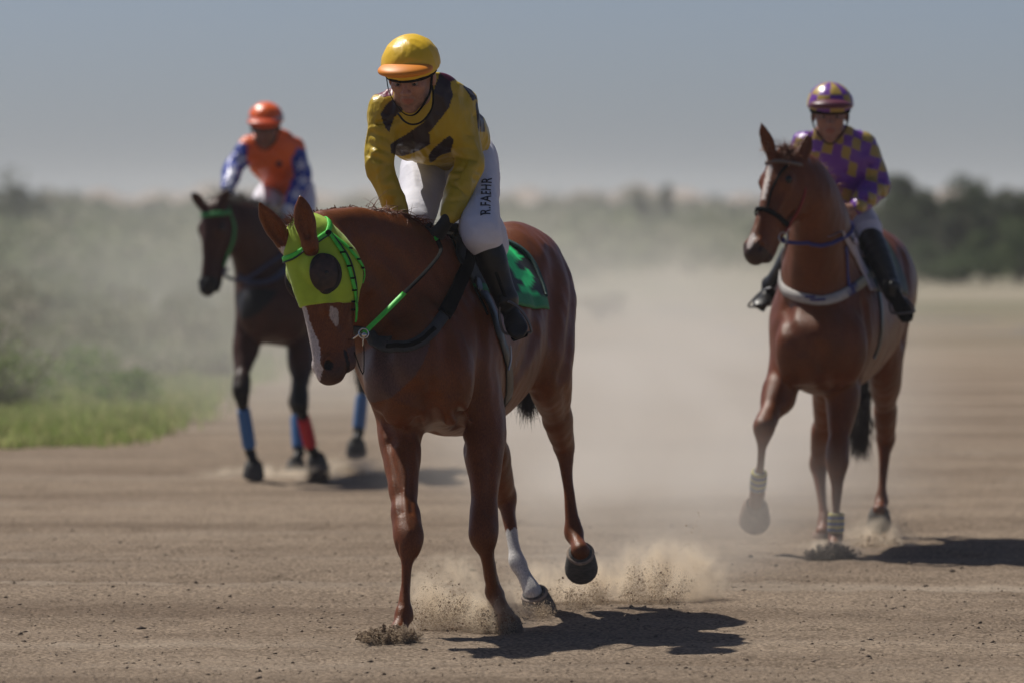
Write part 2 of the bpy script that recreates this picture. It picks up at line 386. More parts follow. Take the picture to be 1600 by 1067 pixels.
L_.new(col_, bs.inputs["Base Color"])
bp_ = N_.new("ShaderNodeBump"); bp_.inputs["Distance"].default_value = .016; bp_.inputs["Strength"].default_value = .9; L_.new(nnoise(70, 5, rough=.7), bp_.inputs["Height"]); L_.new(bp_.outputs[0], bs.inputs["Normal"])
ground = mesh_np('ground', np.stack([gx.ravel(), gy.ravel(), gz.ravel()], 1), q_, (0, 0, 0), gm); tag(ground, kind='structure')
# loose stones and clods of the track: uncountable
def bits(n, xf, yf, sf, seed, zfun=ground_z):
    rg = np.random.default_rng(seed); x = xf(rg, n); y = yf(rg, n); sz = sf(rg, n); z = zfun(x, y)
    oc = np.array([(1, 0, 0), (0, 1, 0), (-1, 0, 0), (0, -1, 0), (0, 0, 1), (0, 0, -1)], float); fc = np.array([(0, 1, 4), (1, 2, 4), (2, 3, 4), (3, 0, 4), (1, 0, 5), (2, 1, 5), (3, 2, 5), (0, 3, 5)])
    V = oc[None]*sz[:, None, None]*rg.uniform(.5, 1.3, (n, 6, 1))*np.array((1.2, 1, .75)); V = V+rg.normal(size=(n, 6, 3))*sz[:, None, None]*.25
    V += np.stack([x, y, z+sz*.15], 1)[:, None]; return V.reshape(-1, 3), (fc[None]+6*np.arange(n)[:, None, None]).reshape(-1, 3)
v, f = bits(15000, lambda r, n: r.uniform(-3.4, 3.4, n), lambda r, n: 21.3+13*r.uniform(0, 1, n)**1.4, lambda r, n: .0016+.0024*r.exponential(.7, n).clip(0, 4.0), 5)
gv = mesh_np('gravel', v, f, (0, 0, 0), mat('clod', (.19, .15, .115), rough=.95, spec=.1, nvar=.35, nscale=30), smooth=False); tag(gv, 'small stones and dirt clods scattered over the track', kind='stuff')
v, f = bits(70, lambda r, n: r.uniform(-3.0, 3.0, n), lambda r, n: 21.6+9*r.uniform(0, 1, n)**1.3, lambda r, n: .006+.006*r.exponential(.6, n).clip(0, 2.5), 15)
gv = mesh_np('dark_clods', v, f, (0, 0, 0), mat('dark_clod', (.055, .042, .036), rough=.95, spec=.1), smooth=False); tag(gv, 'darker clods of soil dotted over the track', kind='stuff')

def box_mesh(name, lo, hi, m, rotz=0):
    lo = np.array(lo, float); hi = np.array(hi, float); c = (lo+hi)/2; V = np.array([[(lo, hi)[i][0], (lo, hi)[j][1], (lo, hi)[k][2]] for i in (0, 1) for j in (0, 1) for k in (0, 1)])
    return mesh_np(name, V, np.array([(0, 1, 3, 2), (4, 6, 7, 5), (0, 4, 5, 1), (2, 3, 7, 6), (0, 2, 6, 4), (1, 5, 7, 3)]), c, m, smooth=False)
hm = bpy.data.materials.new('haze_air'); hm.use_nodes = True; nt = hm.node_tree; nt.nodes.clear(); mo = nt.nodes.new("ShaderNodeOutputMaterial"); pv = nt.nodes.new("ShaderNodeVolumePrincipled")
pv.inputs["Color"].default_value = (.86, .90, .95, 1); pv.inputs["Density"].default_value = .0004; nt.links.new(pv.outputs[0], mo.inputs["Volume"])
hz = box_mesh('haze', (-1600, -80, -2.5), (1600, 2600, 14), hm); tag(hz, 'thin pale haze filling the air over the plain', kind='stuff')
# ================================================================== scrub, trees, grass
mLeaf = bpy.data.materials.new('leaf'); mLeaf.use_nodes = True; nt = mLeaf.node_tree; nt.nodes.clear(); mo = nt.nodes.new("ShaderNodeOutputMaterial"); at_ = nt.nodes.new("ShaderNodeAttribute"); at_.attribute_name = 'Col'
d_ = nt.nodes.new("ShaderNodeBsdfDiffuse"); t_ = nt.nodes.new("ShaderNodeBsdfTranslucent"); mx = nt.nodes.new("ShaderNodeMixShader"); mx.inputs[0].default_value = .42
nt.links.new(at_.outputs[0], d_.inputs[0]); nt.links.new(at_.outputs[0], t_.inputs[0]); nt.links.new(d_.outputs[0], mx.inputs[1]); nt.links.new(t_.outputs[0], mx.inputs[2]); nt.links.new(mx.outputs[0], mo.inputs[0])
mStem = mat('twig', (.10, .075, .055), rough=.9)
def leafcloud(n, c, r, size, seed, cols, lumps=9, flat=.0):
    """n leaf faces spread in a lumpy crown with gaps; two-triangle leaves"""
    rg = np.random.default_rng(seed); lc = rg.normal(size=(lumps, 3)); lc = lc/np.linalg.norm(lc, axis=1, keepdims=True)*rg.uniform(.25, .85, (lumps, 1)); lc[:, 2] = np.abs(lc[:, 2])*1.15-.35; lr = rg.uniform(.22, .50, lumps)
    k = rg.integers(0, lumps, n); d = rg.normal(size=(n, 3)); d /= np.linalg.norm(d, axis=1, keepdims=True); p = lc[k]+d*(lr[k]*rg.uniform(.35, 1.1, n)**.6)[:, None]
    p = p*np.asarray(r)+np.asarray(c); p = p[p[:, 2] > .02]; k = k[:len(p)]; n = len(p)
    a = rg.normal(size=(n, 3)); a[:, 2] += .35; a /= np.linalg.norm(a, axis=1, keepdims=True); b = np.cross(a, rg.normal(size=(n, 3))); b /= np.linalg.norm(b, axis=1, keepdims=True); s = size*rg.uniform(.5, 1.3, (n, 1))
    V = np.stack([p-a*s, p+b*s*.38, p+a*s, p-b*s*.38], 1).reshape(-1, 3); F_ = np.arange(4*n).reshape(n, 4)
    cc = np.asarray(cols)[rg.integers(0, len(cols), lumps)][k]*rg.uniform(.7, 1.3, (n, 1)); return V, F_, np.repeat(cc, 4, 0)
def shrub(px, D, hgt, wid, seed, cols, name='saltbush', label='', group=None, cat='shrub', leaf=.03, n=700, stems=7, trunk=0):
    x, y = (px-800)/FPX*D, D; gz_ = float(ground_z(np.array([x]), np.array([y]))[0]); b = np.array((x, y, gz_)); t = thing(name, label, cat, b, group)
    lo = hgt*(.42 if trunk else .40); v, f, c = leafcloud(n, b+(0, 0, lo+hgt*.10), (wid/2, wid/2, hgt*.58), leaf, seed, cols, 10 if not trunk else 14); put('crown' if trunk else 'foliage', v, f, mLeaf, t, c, smooth=False)
    rg = np.random.default_rng(seed+99); parts = []
    for i in range(stems):
        a = rg.uniform(0, 6.28); e = b+np.array((math.cos(a)*wid*.3, math.sin(a)*wid*.3, hgt*rg.uniform(.5, .85))); m_ = (b+e)/2+rg.normal(size=3)*hgt*.05; parts.append(tube([b-(0, 0, .03), m_, e], [(.05 if trunk else .012), .010 if not trunk else .03, .004], 3, 6))
    v, f = merge(parts); put('trunk' if trunk else 'stems', v, f, mStem, t); return t
GG = [(.27, .28, .19), (.33, .33, .24), (.21, .24, .15), (.36, .34, .26), (.25, .28, .17)]
DK = [(.075, .092, .055), (.090, .112, .065), (.120, .130, .082), (.080, .092, .064)]
rg = np.random.default_rng(21)
desc = {0: 'low grey-green bush in the scrub left of the track', 1: 'dusty olive bush in the scrub left of the track'}
spots = [(215, 68, .72, 1.3), (300, 74, .60, 1.0), (60, 60, .45, 1.2), (140, 58, .38, .9), (20, 82, .9, 1.6), (340, 60, .30, .7), (255, 60, .34, .9), (100, 92, .7, 1.6), (380, 84, .55, 1.2), (180, 110, .8, 1.8), (300, 105, .6, 1.8), (440, 110, .7, 1.6), (60, 125, .8, 2.2), (520, 126, .6, 1.8), (20, 51, .34, .6), (190, 53, .30, .6), (935, 98, .35, 1.1)]
while len(spots) < 60:
    D = rg.uniform(50, 150); pxm = np.interp(D, [44, 60, 150], [260, 400, 620]); px = rg.uniform(-90, pxm); spots.append((px, D, rg.uniform(.25, .7), rg.uniform(.6, 1.8)))
for i, (px, D, h_, w_) in enumerate(spots):
    cs = [GG[i % 5], GG[(i+2) % 5], tuple(.75*np.array(GG[(i+1) % 5]))] if D > 58 or i % 3 else [(.15, .24, .05), (.20, .28, .07), (.12, .19, .05)]
    shrub(px, D, h_*1.25, w_*1.2, 300+i, cs, label='hazy grey-green bush among others in the scrub left of the track' if px < 800 else 'small pale bush standing alone at the far side of the track, right of the chestnut', group='low bushes in the scrub on the left' if px < 800 else None, leaf=.035*(D/60), n=int(650))
trees = [(1408, 150, 2.90, 1.7, 'tall dark bush with the highest crown, just right of the purple jockey'), (1462, 156, 2.55, 1.3, 'dark bush of middle height beside the tallest one on the right'), (1506, 147, 2.45, 1.4, 'dark round bush in the middle of the clump on the right'), (1552, 158, 2.50, 1.3, 'dark bush second from the right edge of the photo'), (1598, 150, 2.35, 1.5, 'dark bush cut by the right edge of the photo'), (1380, 162, 1.9, 1.5, 'lower dark bush at the left end of the clump on the right'), (1640, 160, 2.5, 1.6, 'dark bush just beyond the right edge')]
for i, (px, D, h_, w_, lb) in enumerate(trees[:6]): shrub(px, D, h_*.97, w_*1.75, 800+i, DK, 'tall_bush', lb, 'tall dark bushes on the right', 'tree', leaf=.085, n=5200, trunk=1)
for i, (px, D, h_, w_) in enumerate([(1440, 143, 1.2, 1.6), (1490, 141, 1.0, 1.8), (1540, 143, 1.3, 1.7), (1590, 140, 1.5, 1.5)]): shrub(px, D, h_, w_, 850+i, [(.07, .10, .045), (.10, .13, .06)], 'low_bush', 'low green bush at the foot of the dark clump on the right', 'low bushes at the foot of the clump on the right', leaf=.08, n=1100)
for i, (px, D, h_, w_, lb) in enumerate([(28, 260, 3.5, 4.4, 'distant dark tree at the upper left edge of the plain'), (1000, 330, 3.25, 1.3, 'small distant tree on the skyline above the dust, the left of two'), (1042, 335, 3.2, 1.2, 'small distant tree on the skyline above the dust, the right of two')]): shrub(px, D, h_, w_, 870+i, DK, 'tree', lb, None, 'tree', leaf=.16, n=1200, trunk=1)
# the far scrub reads as one mass
Vs, Fs, Cs, o_ = [], [], [], 0
for i in range(900):
    D = 135*(600/135)**rg.uniform(0, 1)
    px = rg.uniform(-250, 1850)
    if px > 900 and D < 155: continue
    h_ = rg.uniform(.5, 1.5)+.0026*D; w_ = rg.uniform(1.5, 3.5)+D*.006; base = np.array(((px-800)/FPX*D, D, 0.))
    cs = [GG[rg.integers(0, 5)], GG[rg.integers(0, 5)], (.14, .16, .10)]; v, f, c = leafcloud(110, base+(0, 0, h_*.45), (w_/2, w_/2, h_*.6), .0021*D*.45, 2000+i, cs, 6); Vs.append(v); Fs.append(f+o_); Cs.append(c); o_ += len(v)
for i in range(420):
    px = -150+i*4.7+rg.uniform(-6, 6); D = rg.uniform(430, 620); h_ = (1.7+(38+9*math.sin(px*.021)+6*math.sin(px*.057+1))/FPX*D)*rg.uniform(.82, 1.0); w_ = rg.uniform(3.0, 6)
    v, f, c = leafcloud(110, np.array(((px-800)/FPX*D, D, h_*.40)), (w_/2, w_/2, h_*.60), .42, 5000+i, [(.19, .19, .13), (.22, .21, .15), (.15, .16, .11)], 6); Vs.append(v); Fs.append(f+o_); Cs.append(c); o_ += len(v)
fs = mesh_np('far_scrub', np.concatenate(Vs), np.concatenate(Fs), (0, 0, 0), mLeaf, None, np.concatenate(Cs), smooth=False); tag(fs, 'band of hazy grey-green scrub reaching to the horizon', kind='stuff')
# grass verge
def grass(n, seed, Dr, pxr, hr, cols, name, lb):
    r = np.random.default_rng(seed); D = r.uniform(*Dr, n); pm = np.interp(D, [44, 60, 150], [250, 380, 560])
    pm = pm+90*vnoise(D*.7, D, 4.0, 55); px = pxr[0]+(pm-pxr[0])*np.minimum(r.uniform(0, 1, n)**.75, 1)+r.normal(size=n)*22*(1+(D-44)*.03); D = D+np.clip(px-60, 0, 999)*.022*r.uniform(.2, 1, n); x = (px-800)/FPX*D; cl = vnoise(x, D, .8, 77)+.5*vnoise(x, D, 2.5, 78); keep = cl > -.12-.25*((D < 50) & (px < 200)); x, D, cl, px = x[keep], D[keep], cl[keep], px[keep]; n = len(x); z = ground_z(x, D)
    h = r.uniform(*hr, n)*(.7+1.2*np.clip(cl+.2, 0, 1)); a = r.uniform(0, 6.28, n); w = .006+.00012*D; dx, dy = np.cos(a)*w, np.sin(a)*w; lx, ly = r.normal(size=n)*h*.35, r.normal(size=n)*h*.35
    V = np.stack([np.stack([x-dx, D-dy, z-.01], 1), np.stack([x+dx, D+dy, z-.01], 1), np.stack([x+lx, D+ly, z+h], 1)], 1).reshape(-1, 3)
    cc = np.asarray(cols)[r.integers(0, len(cols), n)]*r.uniform(.7, 1.3, (n, 1)); far_ = np.clip((D-50)/30, 0, 1)[:, None]; cc = cc*(1-far_)+np.array((.24, .26, .15))*far_*r.uniform(.8, 1.2, (n, 1))
    g = mesh_np(name, V, np.arange(3*n).reshape(n, 3), (0, 0, 0), mLeaf, None, np.repeat(cc, 3, 0), smooth=False); tag(g, lb, kind='stuff')
grass(60000, 31, (44.2, 64), (-90, 0), (.04, .17), [(.32, .39, .13), (.40, .43, .18), (.26, .33, .10), (.48, .45, .22)], 'grass', 'bright green grass along the left edge of the track')
grass(26000, 32, (62, 140), (-90, 0), (.06, .22), [(.22, .25, .12), (.28, .28, .16)], 'dry_grass', 'pale dry grass between the bushes on the left')
# low red earth banks far behind the scrub
hx = np.linspace(-90, 90, 160); V = []
for x in hx:
    t = 4.2+.5*math.sin(x*.11)+.5*math.sin(x*.31+2)+.5*math.sin(x*.83)
    V += [(x, 850, -1), (x+.5, 880, t), (x, 930, -1)]
f = [[i*3+j, i*3+3+j, i*3+4+j, i*3+1+j] for i in range(len(hx)-1) for j in (0, 1)]
hb = mesh_np('hills', V, np.array(f), (0, 0, 0), mat('red_earth', (.27, .21, .17), rough=1, nvar=.3, nscale=.2)); tag(hb, kind='structure')
# ================================================================== horses
def head_frame(O, mz, face):
    O = np.asarray(O, float); A = unit(np.asarray(mz)-O); Fd = np.asarray(face, float); Fd = unit(Fd-A*(Fd@A)); Lt = np.cross(A, Fd)
    sc = np.linalg.norm(np.asarray(mz)-O)/0.60
    return O, A, Fd, Lt, sc
def hp(fr, s, f, l): O, A, Fd, Lt, sc = fr; return O+sc*(A*s+Fd*f+Lt*l)
HEAD_ST = [(.03, -.03, .07, .06), (.06, -.022, .100, .078), (.10, -.028, .120, .088), (.16, -.052, .138, .093), (.23, -.054, .134, .082), (.31, -.048, .114, .066), (.40, -.033, .092, .052),
           (.47, -.022, .078, .047), (.53, -.018, .072, .050), (.565, -.014, .058, .047), (.585, -.018, .038, .036)]
def add_head(F, fr, grow=0.0, detail=True, k=.02):
    O, A, Fd, Lt, sc = fr
    F.loft([(hp(fr, s, f, 0), w*sc+grow, d*sc+grow) for s, f, d, w in HEAD_ST], Lt, k=.05 if k > .01 else .01, sub=3)
    ax = (A, Fd, Lt)
    for e in (-1, 1):
        F.ell(hp(fr, .195, -.085, .048*e), ax, np.array((.11, .10, .046))*sc+grow, k=.03)
        F.ell(hp(fr, .172, .022, .074*e), ax, np.array((.05, .038, .03))*sc+grow, k=.03)   # orbit
        F.loft([(hp(fr, .21, -.005, .083*e), .008+grow, .008+grow), (hp(fr, .34, .004, .062*e), .009+grow, .009+grow)], Lt, k=.03)
        if detail:
            F.ell(hp(fr, .54, .022, .036*e), ax, np.array((.034, .026, .024))*sc, k=.02)
    if detail:
        F.loft([(hp(fr, .40, -.105, 0), .028, .024), (hp(fr, .49, -.10, 0), .034, .026), (hp(fr, .550, -.088, 0), .036, .027)], Lt, k=.025)   # chin, lower lip
        F.ell(hp(fr, .585, .0, 0), ax, np.array((.032, .045, .04))*sc, k=.02)
        for e in (-1, 1):
            F.ell(hp(fr, .550, .022, .060*e), (A+.4*Fd, Fd-.4*A, Lt), np.array((.025, .017, .026))*sc, k=.010, op='s')
            F.loft([(hp(fr, .44, -.080, .052*e), .012, .007), (hp(fr, .53, -.066, .054*e), .012, .008), (hp(fr, .60, -.055, .03*e), .009, .006)], Lt, k=.01, op='s')
            F.ell(hp(fr, .172, .026, .104*e), ax, np.array((.022, .014, .014))*sc, k=.01, op='s')
            F.loft([(hp(fr, .30, -.10, .06*e), .012, .008), (hp(fr, .40, -.062, .056*e), .01, .006)], Lt, k=.03, op='s')
def add_ear(F, base, tip, open_, sc=1.0):
    T = unit(tip-base); L = np.linalg.norm(tip-base); o = unit(np.asarray(open_, float)-T*(np.asarray(open_, float)@T)); lat = np.cross(T, o)
    q = lambda t, oo=0: base+T*L*t+o*oo
    F.loft([(q(-.12), .030*sc, .030*sc), (q(.12), .031*sc, .027*sc), (q(.38), .036*sc, .022*sc), (q(.65), .029*sc, .015*sc), (q(.88), .013*sc, .009*sc), (q(1.0), .004, .004)], lat, k=.018)
    F.loft([(q(.12, .026*sc), .015*sc, .016*sc), (q(.4, .021*sc), .023*sc, .016*sc), (q(.7, .014*sc), .015*sc, .010*sc), (q(.88, .009*sc), .004, .004)], lat, k=.006, op='s')
FRONT_R = dict(sh=(.075, .14), el=(.083, .125), f1=(.088, .10), f2=(.064, .074), f3=(.046, .054), kt=(.052, .052), kn=(.056, .053), kb=(.040, .044), c1=(.028, .037), c2=(.025, .035), c3=(.028, .038), fe=(.038, .043), pa=(.029, .033), co=(.040, .044))
HIND_R = dict(hi=(.13, .21), th=(.125, .21), st=(.095, .15), g1=(.086, .115), g2=(.054, .070), ht=(.046, .062), ho=(.053, .062), hb=(.038, .048), c1=(.030, .038), c2=(.027, .036), c3=(.030, .039), fe=(.040, .044), pa=(.030, .034), co=(.041, .045))
def lp(a, b, t): return a*(1-t)+b*t
def front_leg(F, J, lat, s=1.0):
    sh, el, kn, fe, co = [np.asarray(x, float) for x in J]; R = FRONT_R
    st = [(sh, 'sh'), (el, 'el'), (lp(el, kn, .22), 'f1'), (lp(el, kn, .52), 'f2'), (lp(el, kn, .78), 'f3'), (lp(el, kn, .92), 'kt'), (kn, 'kn'), (lp(kn, fe, .16), 'kb'), (lp(kn, fe, .34), 'c1'), (lp(kn, fe, .62), 'c2'), (lp(kn, fe, .86), 'c3'), (fe, 'fe'), (lp(fe, co, .5), 'pa'), (co, 'co')]
    L_ = [(p, R[n][0]*s, R[n][1]*s) for p, n in st]; F.loft(L_[:6], lat, k=.045, sub=5, blur=4); F.loft(L_[4:], lat, k=.045, sub=4, blur=1)
    fw = np.cross(unit(kn-el), lat); fw = fw if fw[1] < 0 else -fw
    F.ell(kn-fw*.028*s, (lat, fw, np.cross(lat, fw)), (.026*s, .022*s, .026*s), k=.02)         # pisiform
    F.ell(lp(el, kn, .14)+fw*.035*s, (lat, fw, np.cross(lat, fw)), (.05*s, .05*s, .085*s), k=.05)
    for e in (-1, 1): F.ell(fe-fw*.020*s+lat*e*.019*s, (lat, fw, np.cross(lat, fw)), (.016*s, .022*s, .022*s), k=.012)
    bx = unit(fe-kn)
    F.loft([(lp(kn, fe, .2)-fw*.02*s, .012*s, .014*s), (lp(kn, fe, .85)-fw*.022*s, .012*s, .013*s)], lat, k=.012)     # flexor tendon
    for e in (-1, 1): F.loft([(lp(kn, fe, .22)-fw*.008*s+lat*e*.033*s, .006, .006), (lp(kn, fe, .8)-fw*.010*s+lat*e*.031*s, .006, .006)], lat, k=.014, op='s')
def hind_leg(F, J, lat, s=1.0):
    hi, st_, ho, fe, co = [np.asarray(x, float) for x in J]; R = HIND_R
    st = [(hi, 'hi'), (lp(hi, st_, .5), 'th'), (st_, 'st'), (lp(st_, ho, .3), 'g1'), (lp(st_, ho, .66), 'g2'), (lp(st_, ho, .87), 'ht'), (ho, 'ho'), (lp(ho, fe, .14), 'hb'), (lp(ho, fe, .34), 'c1'), (lp(ho, fe, .62), 'c2'), (lp(ho, fe, .86), 'c3'), (fe, 'fe'), (lp(fe, co, .5), 'pa'), (co, 'co')]
    L_ = [(p, R[n][0]*s, R[n][1]*s) for p, n in st]; F.loft(L_[:6], lat, k=.06, sub=6, blur=6); F.loft(L_[4:], lat, k=.045, sub=4, blur=1)
    fw = np.cross(unit(fe-ho), lat); fw = fw if fw[1] < 0 else -fw
    F.loft([(lp(st_, ho, .45)-fw*.05*s, .016, .02), (lp(st_, ho, .88)-fw*.058*s, .018*s, .02*s), (ho-fw*.05*s, .022*s, .022*s)], lat, k=.022)     # Achilles, point of hock
    for e in (-1, 1): F.ell(fe-fw*.021*s+lat*e*.019*s, (lat, fw, np.cross(lat, fw)), (.016*s, .022*s, .022*s), k=.012)
    F.loft([(lp(ho, fe, .2)-fw*.021*s, .013*s, .015*s), (lp(ho, fe, .85)-fw*.022*s, .012*s, .013*s)], lat, k=.012)
    for e in (-1, 1): F.loft([(lp(ho, fe, .24)-fw*.008*s+lat*e*.035*s, .006, .006), (lp(ho, fe, .8)-fw*.010*s+lat*e*.033*s, .006, .006)], lat, k=.014, op='s')
def hoof(co, n, t, lat, s=1.0):
    n = unit(n); t = unit(np.asarray(t)-n*(np.asarray(t)@n)); l = np.cross(n, t); V = []; N = 20
    rings = [(-.006, .0, .034, .036), (0.0, 0.0, .042, .044), (.012, .004, .046, .049), (.035, .012, .052, .057), (.062, .021, .058, .065), (.070, .023, .058, .066), (.073, .023, .053, .060), (.067, .022, .045, .050), (.066, .020, .01, .01)]
    for d, f, a, b in rings:
        for j in range(N):
            th = 2*math.pi*j/N; c, sn = math.cos(th), math.sin(th); back = 0.85 if c < 0 else 1.0
            V.append(co+s*(n*(d-(.012*(1-c)/2 if 0 < d < .06 else 0))+t*(f+b*c*back)+l*a*sn))
    Fc = [[i*N+j, i*N+(j+1) % N, (i+1)*N+(j+1) % N, (i+1)*N+j] for i in range(len(rings)-1) for j in range(N)]
    return np.array(V), Fc
def coronet(co, n, t, s, par):
    v, f = torus(co+unit(n)*.006*s+unit(t)*.002, n, .043*s, .007*s, 24, 8); put('coronet_band', v, f, mBand, par)
def strands(roots, dirs, L, r, seed, droop=(0, 0, -1), curl=.02, seg=6, taper=True):
    rg = np.random.default_rng(seed); V = []; Fc = []
    for p, d in zip(roots, dirs):
        ln = L*rg.uniform(.6, 1.1) if not np.ndim(L) else rg.uniform(*L); q = np.array(p, float); d = unit(d); w1, w2 = rg.uniform(0, 6.28, 2); o = len(V); rr = r*rg.uniform(.7, 1.3)
        side = unit(np.cross(d, (.3, .9, .1)))
        for i in range(seg+1):
            t = i/seg; d = unit(d+np.asarray(droop)*.55*(1.0/seg)*4*.4+rg.normal(size=3)*curl)
            a = rr*(1-t*.85 if taper else 1); b = np.cross(d, side); b = unit(b); s2 = np.cross(b, d)
            V += [q+s2*a, q-s2*a*.5+b*a*.87, q-s2*a*.5-b*a*.87]; q = q+d*ln/seg
            if i: k = o+i*3; Fc += [[k-3, k-2, k+1, k], [k-2, k-1, k+2, k+1], [k-1, k-3, k, k+2]]
        Fc.append([o, o+2, o+1]); k = len(V)-3; Fc.append([k, k+1, k+2])
    return np.array(V), Fc
def build_horse(cfg):
    """body solid from trunk, neck, head and leg stations; returns the root, the field and the head frame"""
    h = cfg['h']; lat = unit(cfg['lat']); F = Field(h)
    F.loft([(p, w, d) for p, w, d in cfg['trunk']], lat, k=.03, sub=8, blur=7)
    F.loft(cfg['withers'], lat, k=.09, sub=4, blur=4)
    F.loft(cfg['neck'], cfg['nlat'], k=.10, sub=8, blur=7)
    for c, r, k in cfg.get('bulges', []): F.ell(c, (lat, np.cross((0, 0, 1), lat), (0, 0, 1)), r, k=k)
    for J, kind in cfg['legs']: (front_leg if kind == 'f' else hind_leg)(F, J, lat, cfg.get('ls', 1.0))
    for pts, k in cfg.get('grooves', []): F.loft(pts, lat, k=k, op='s', sub=2)
    fr = head_frame(*cfg['head']); add_head(F, fr)
    for b, t, o in cfg['ears']: add_ear(F, b, t, o, cfg.get('es', 1.0))
    wv = waves(5, 9, 16.0); wv2 = waves(6, 9, 45.0, (1, 1, .5))
    F.fn(lambda G, X, Y, Z: G+.0026*wv(X, Y, Z)+.0014*wv2(X, Y, Z))
    F.build()
    for g in cfg.get('carve', []): carve(F, *g)
    return F, fr

mBand = mat('coronet', (.30, .23, .18), rough=.8, nvar=.3, nscale=60)
mEye = mat('eye', (.010, .006, .005), rough=.22, spec=.4)
mStrapBlk = mat('black_strap', (.008, .008, .009), spec=.05, rough=.9, nvar=.2, nscale=60)
mMetal = mat('bit_metal', (.55, .53, .50), rough=.25, metal=1.0)
mSteel = mat('stirrup_steel', (.16, .16, .17), rough=.5, metal=1.0)
mSaddle = mat('saddle_leather', (.010, .009, .009), rough=.38, nvar=.2, nscale=30, bump=.001, bscale=80)
def eyes(fr, root):
    for e in (-1, 1):
        v, f = sphere(hp(fr, .172, .024, .086*e), .024, 16); put('eye', v, f, mEye, root)
def patch(F, rows, off, th, name, m, parent, colfn=None, n=5, label=None):
    """cloth through rows of surface points, resampled and given a thickness"""
    R = np.array([catmull(r, n) for r in rows]); G = np.stack([catmull(R[:, j], n) for j in range(R.shape[1])], 1)
    a, b = G.shape[:2]; pts, N = F.project(G.reshape(-1, 3), off); v = np.concatenate([pts, pts+N*th]); K = a*b
    q = [[i*b+j, i*b+j+1, (i+1)*b+j+1, (i+1)*b+j] for i in range(a-1) for j in range(b-1)]
    f = [[x+K for x in r] for r in q]+[r[::-1] for r in q]
    for i in range(a-1): f += [[i*b, i*b+K, (i+1)*b+K, (i+1)*b], [i*b+b-1, (i+1)*b+b-1, (i+1)*b+b-1+K, i*b+b-1+K]]
    for j in range(b-1): f += [[j, j+1, j+1+K, j+K], [(a-1)*b+j, (a-1)*b+j+K, (a-1)*b+j+1+K, (a-1)*b+j+1]]
    u, w = np.meshgrid(np.linspace(0, 1, b), np.linspace(0, 1, a)); uv = np.stack([u.ravel(), w.ravel()], 1); uv = np.concatenate([uv, uv])
    return put(name, v, f, m, parent, colfn(uv, v) if colfn else None, label=label)
def mirror(p, c, L): p = np.atleast_2d(p); return p-2*((p-c)@L)[:, None]*L

def mirror_hit(F, r, c, L, off): q = mirror(r, c, L); return F.raycast(q-L*.25, L, off)
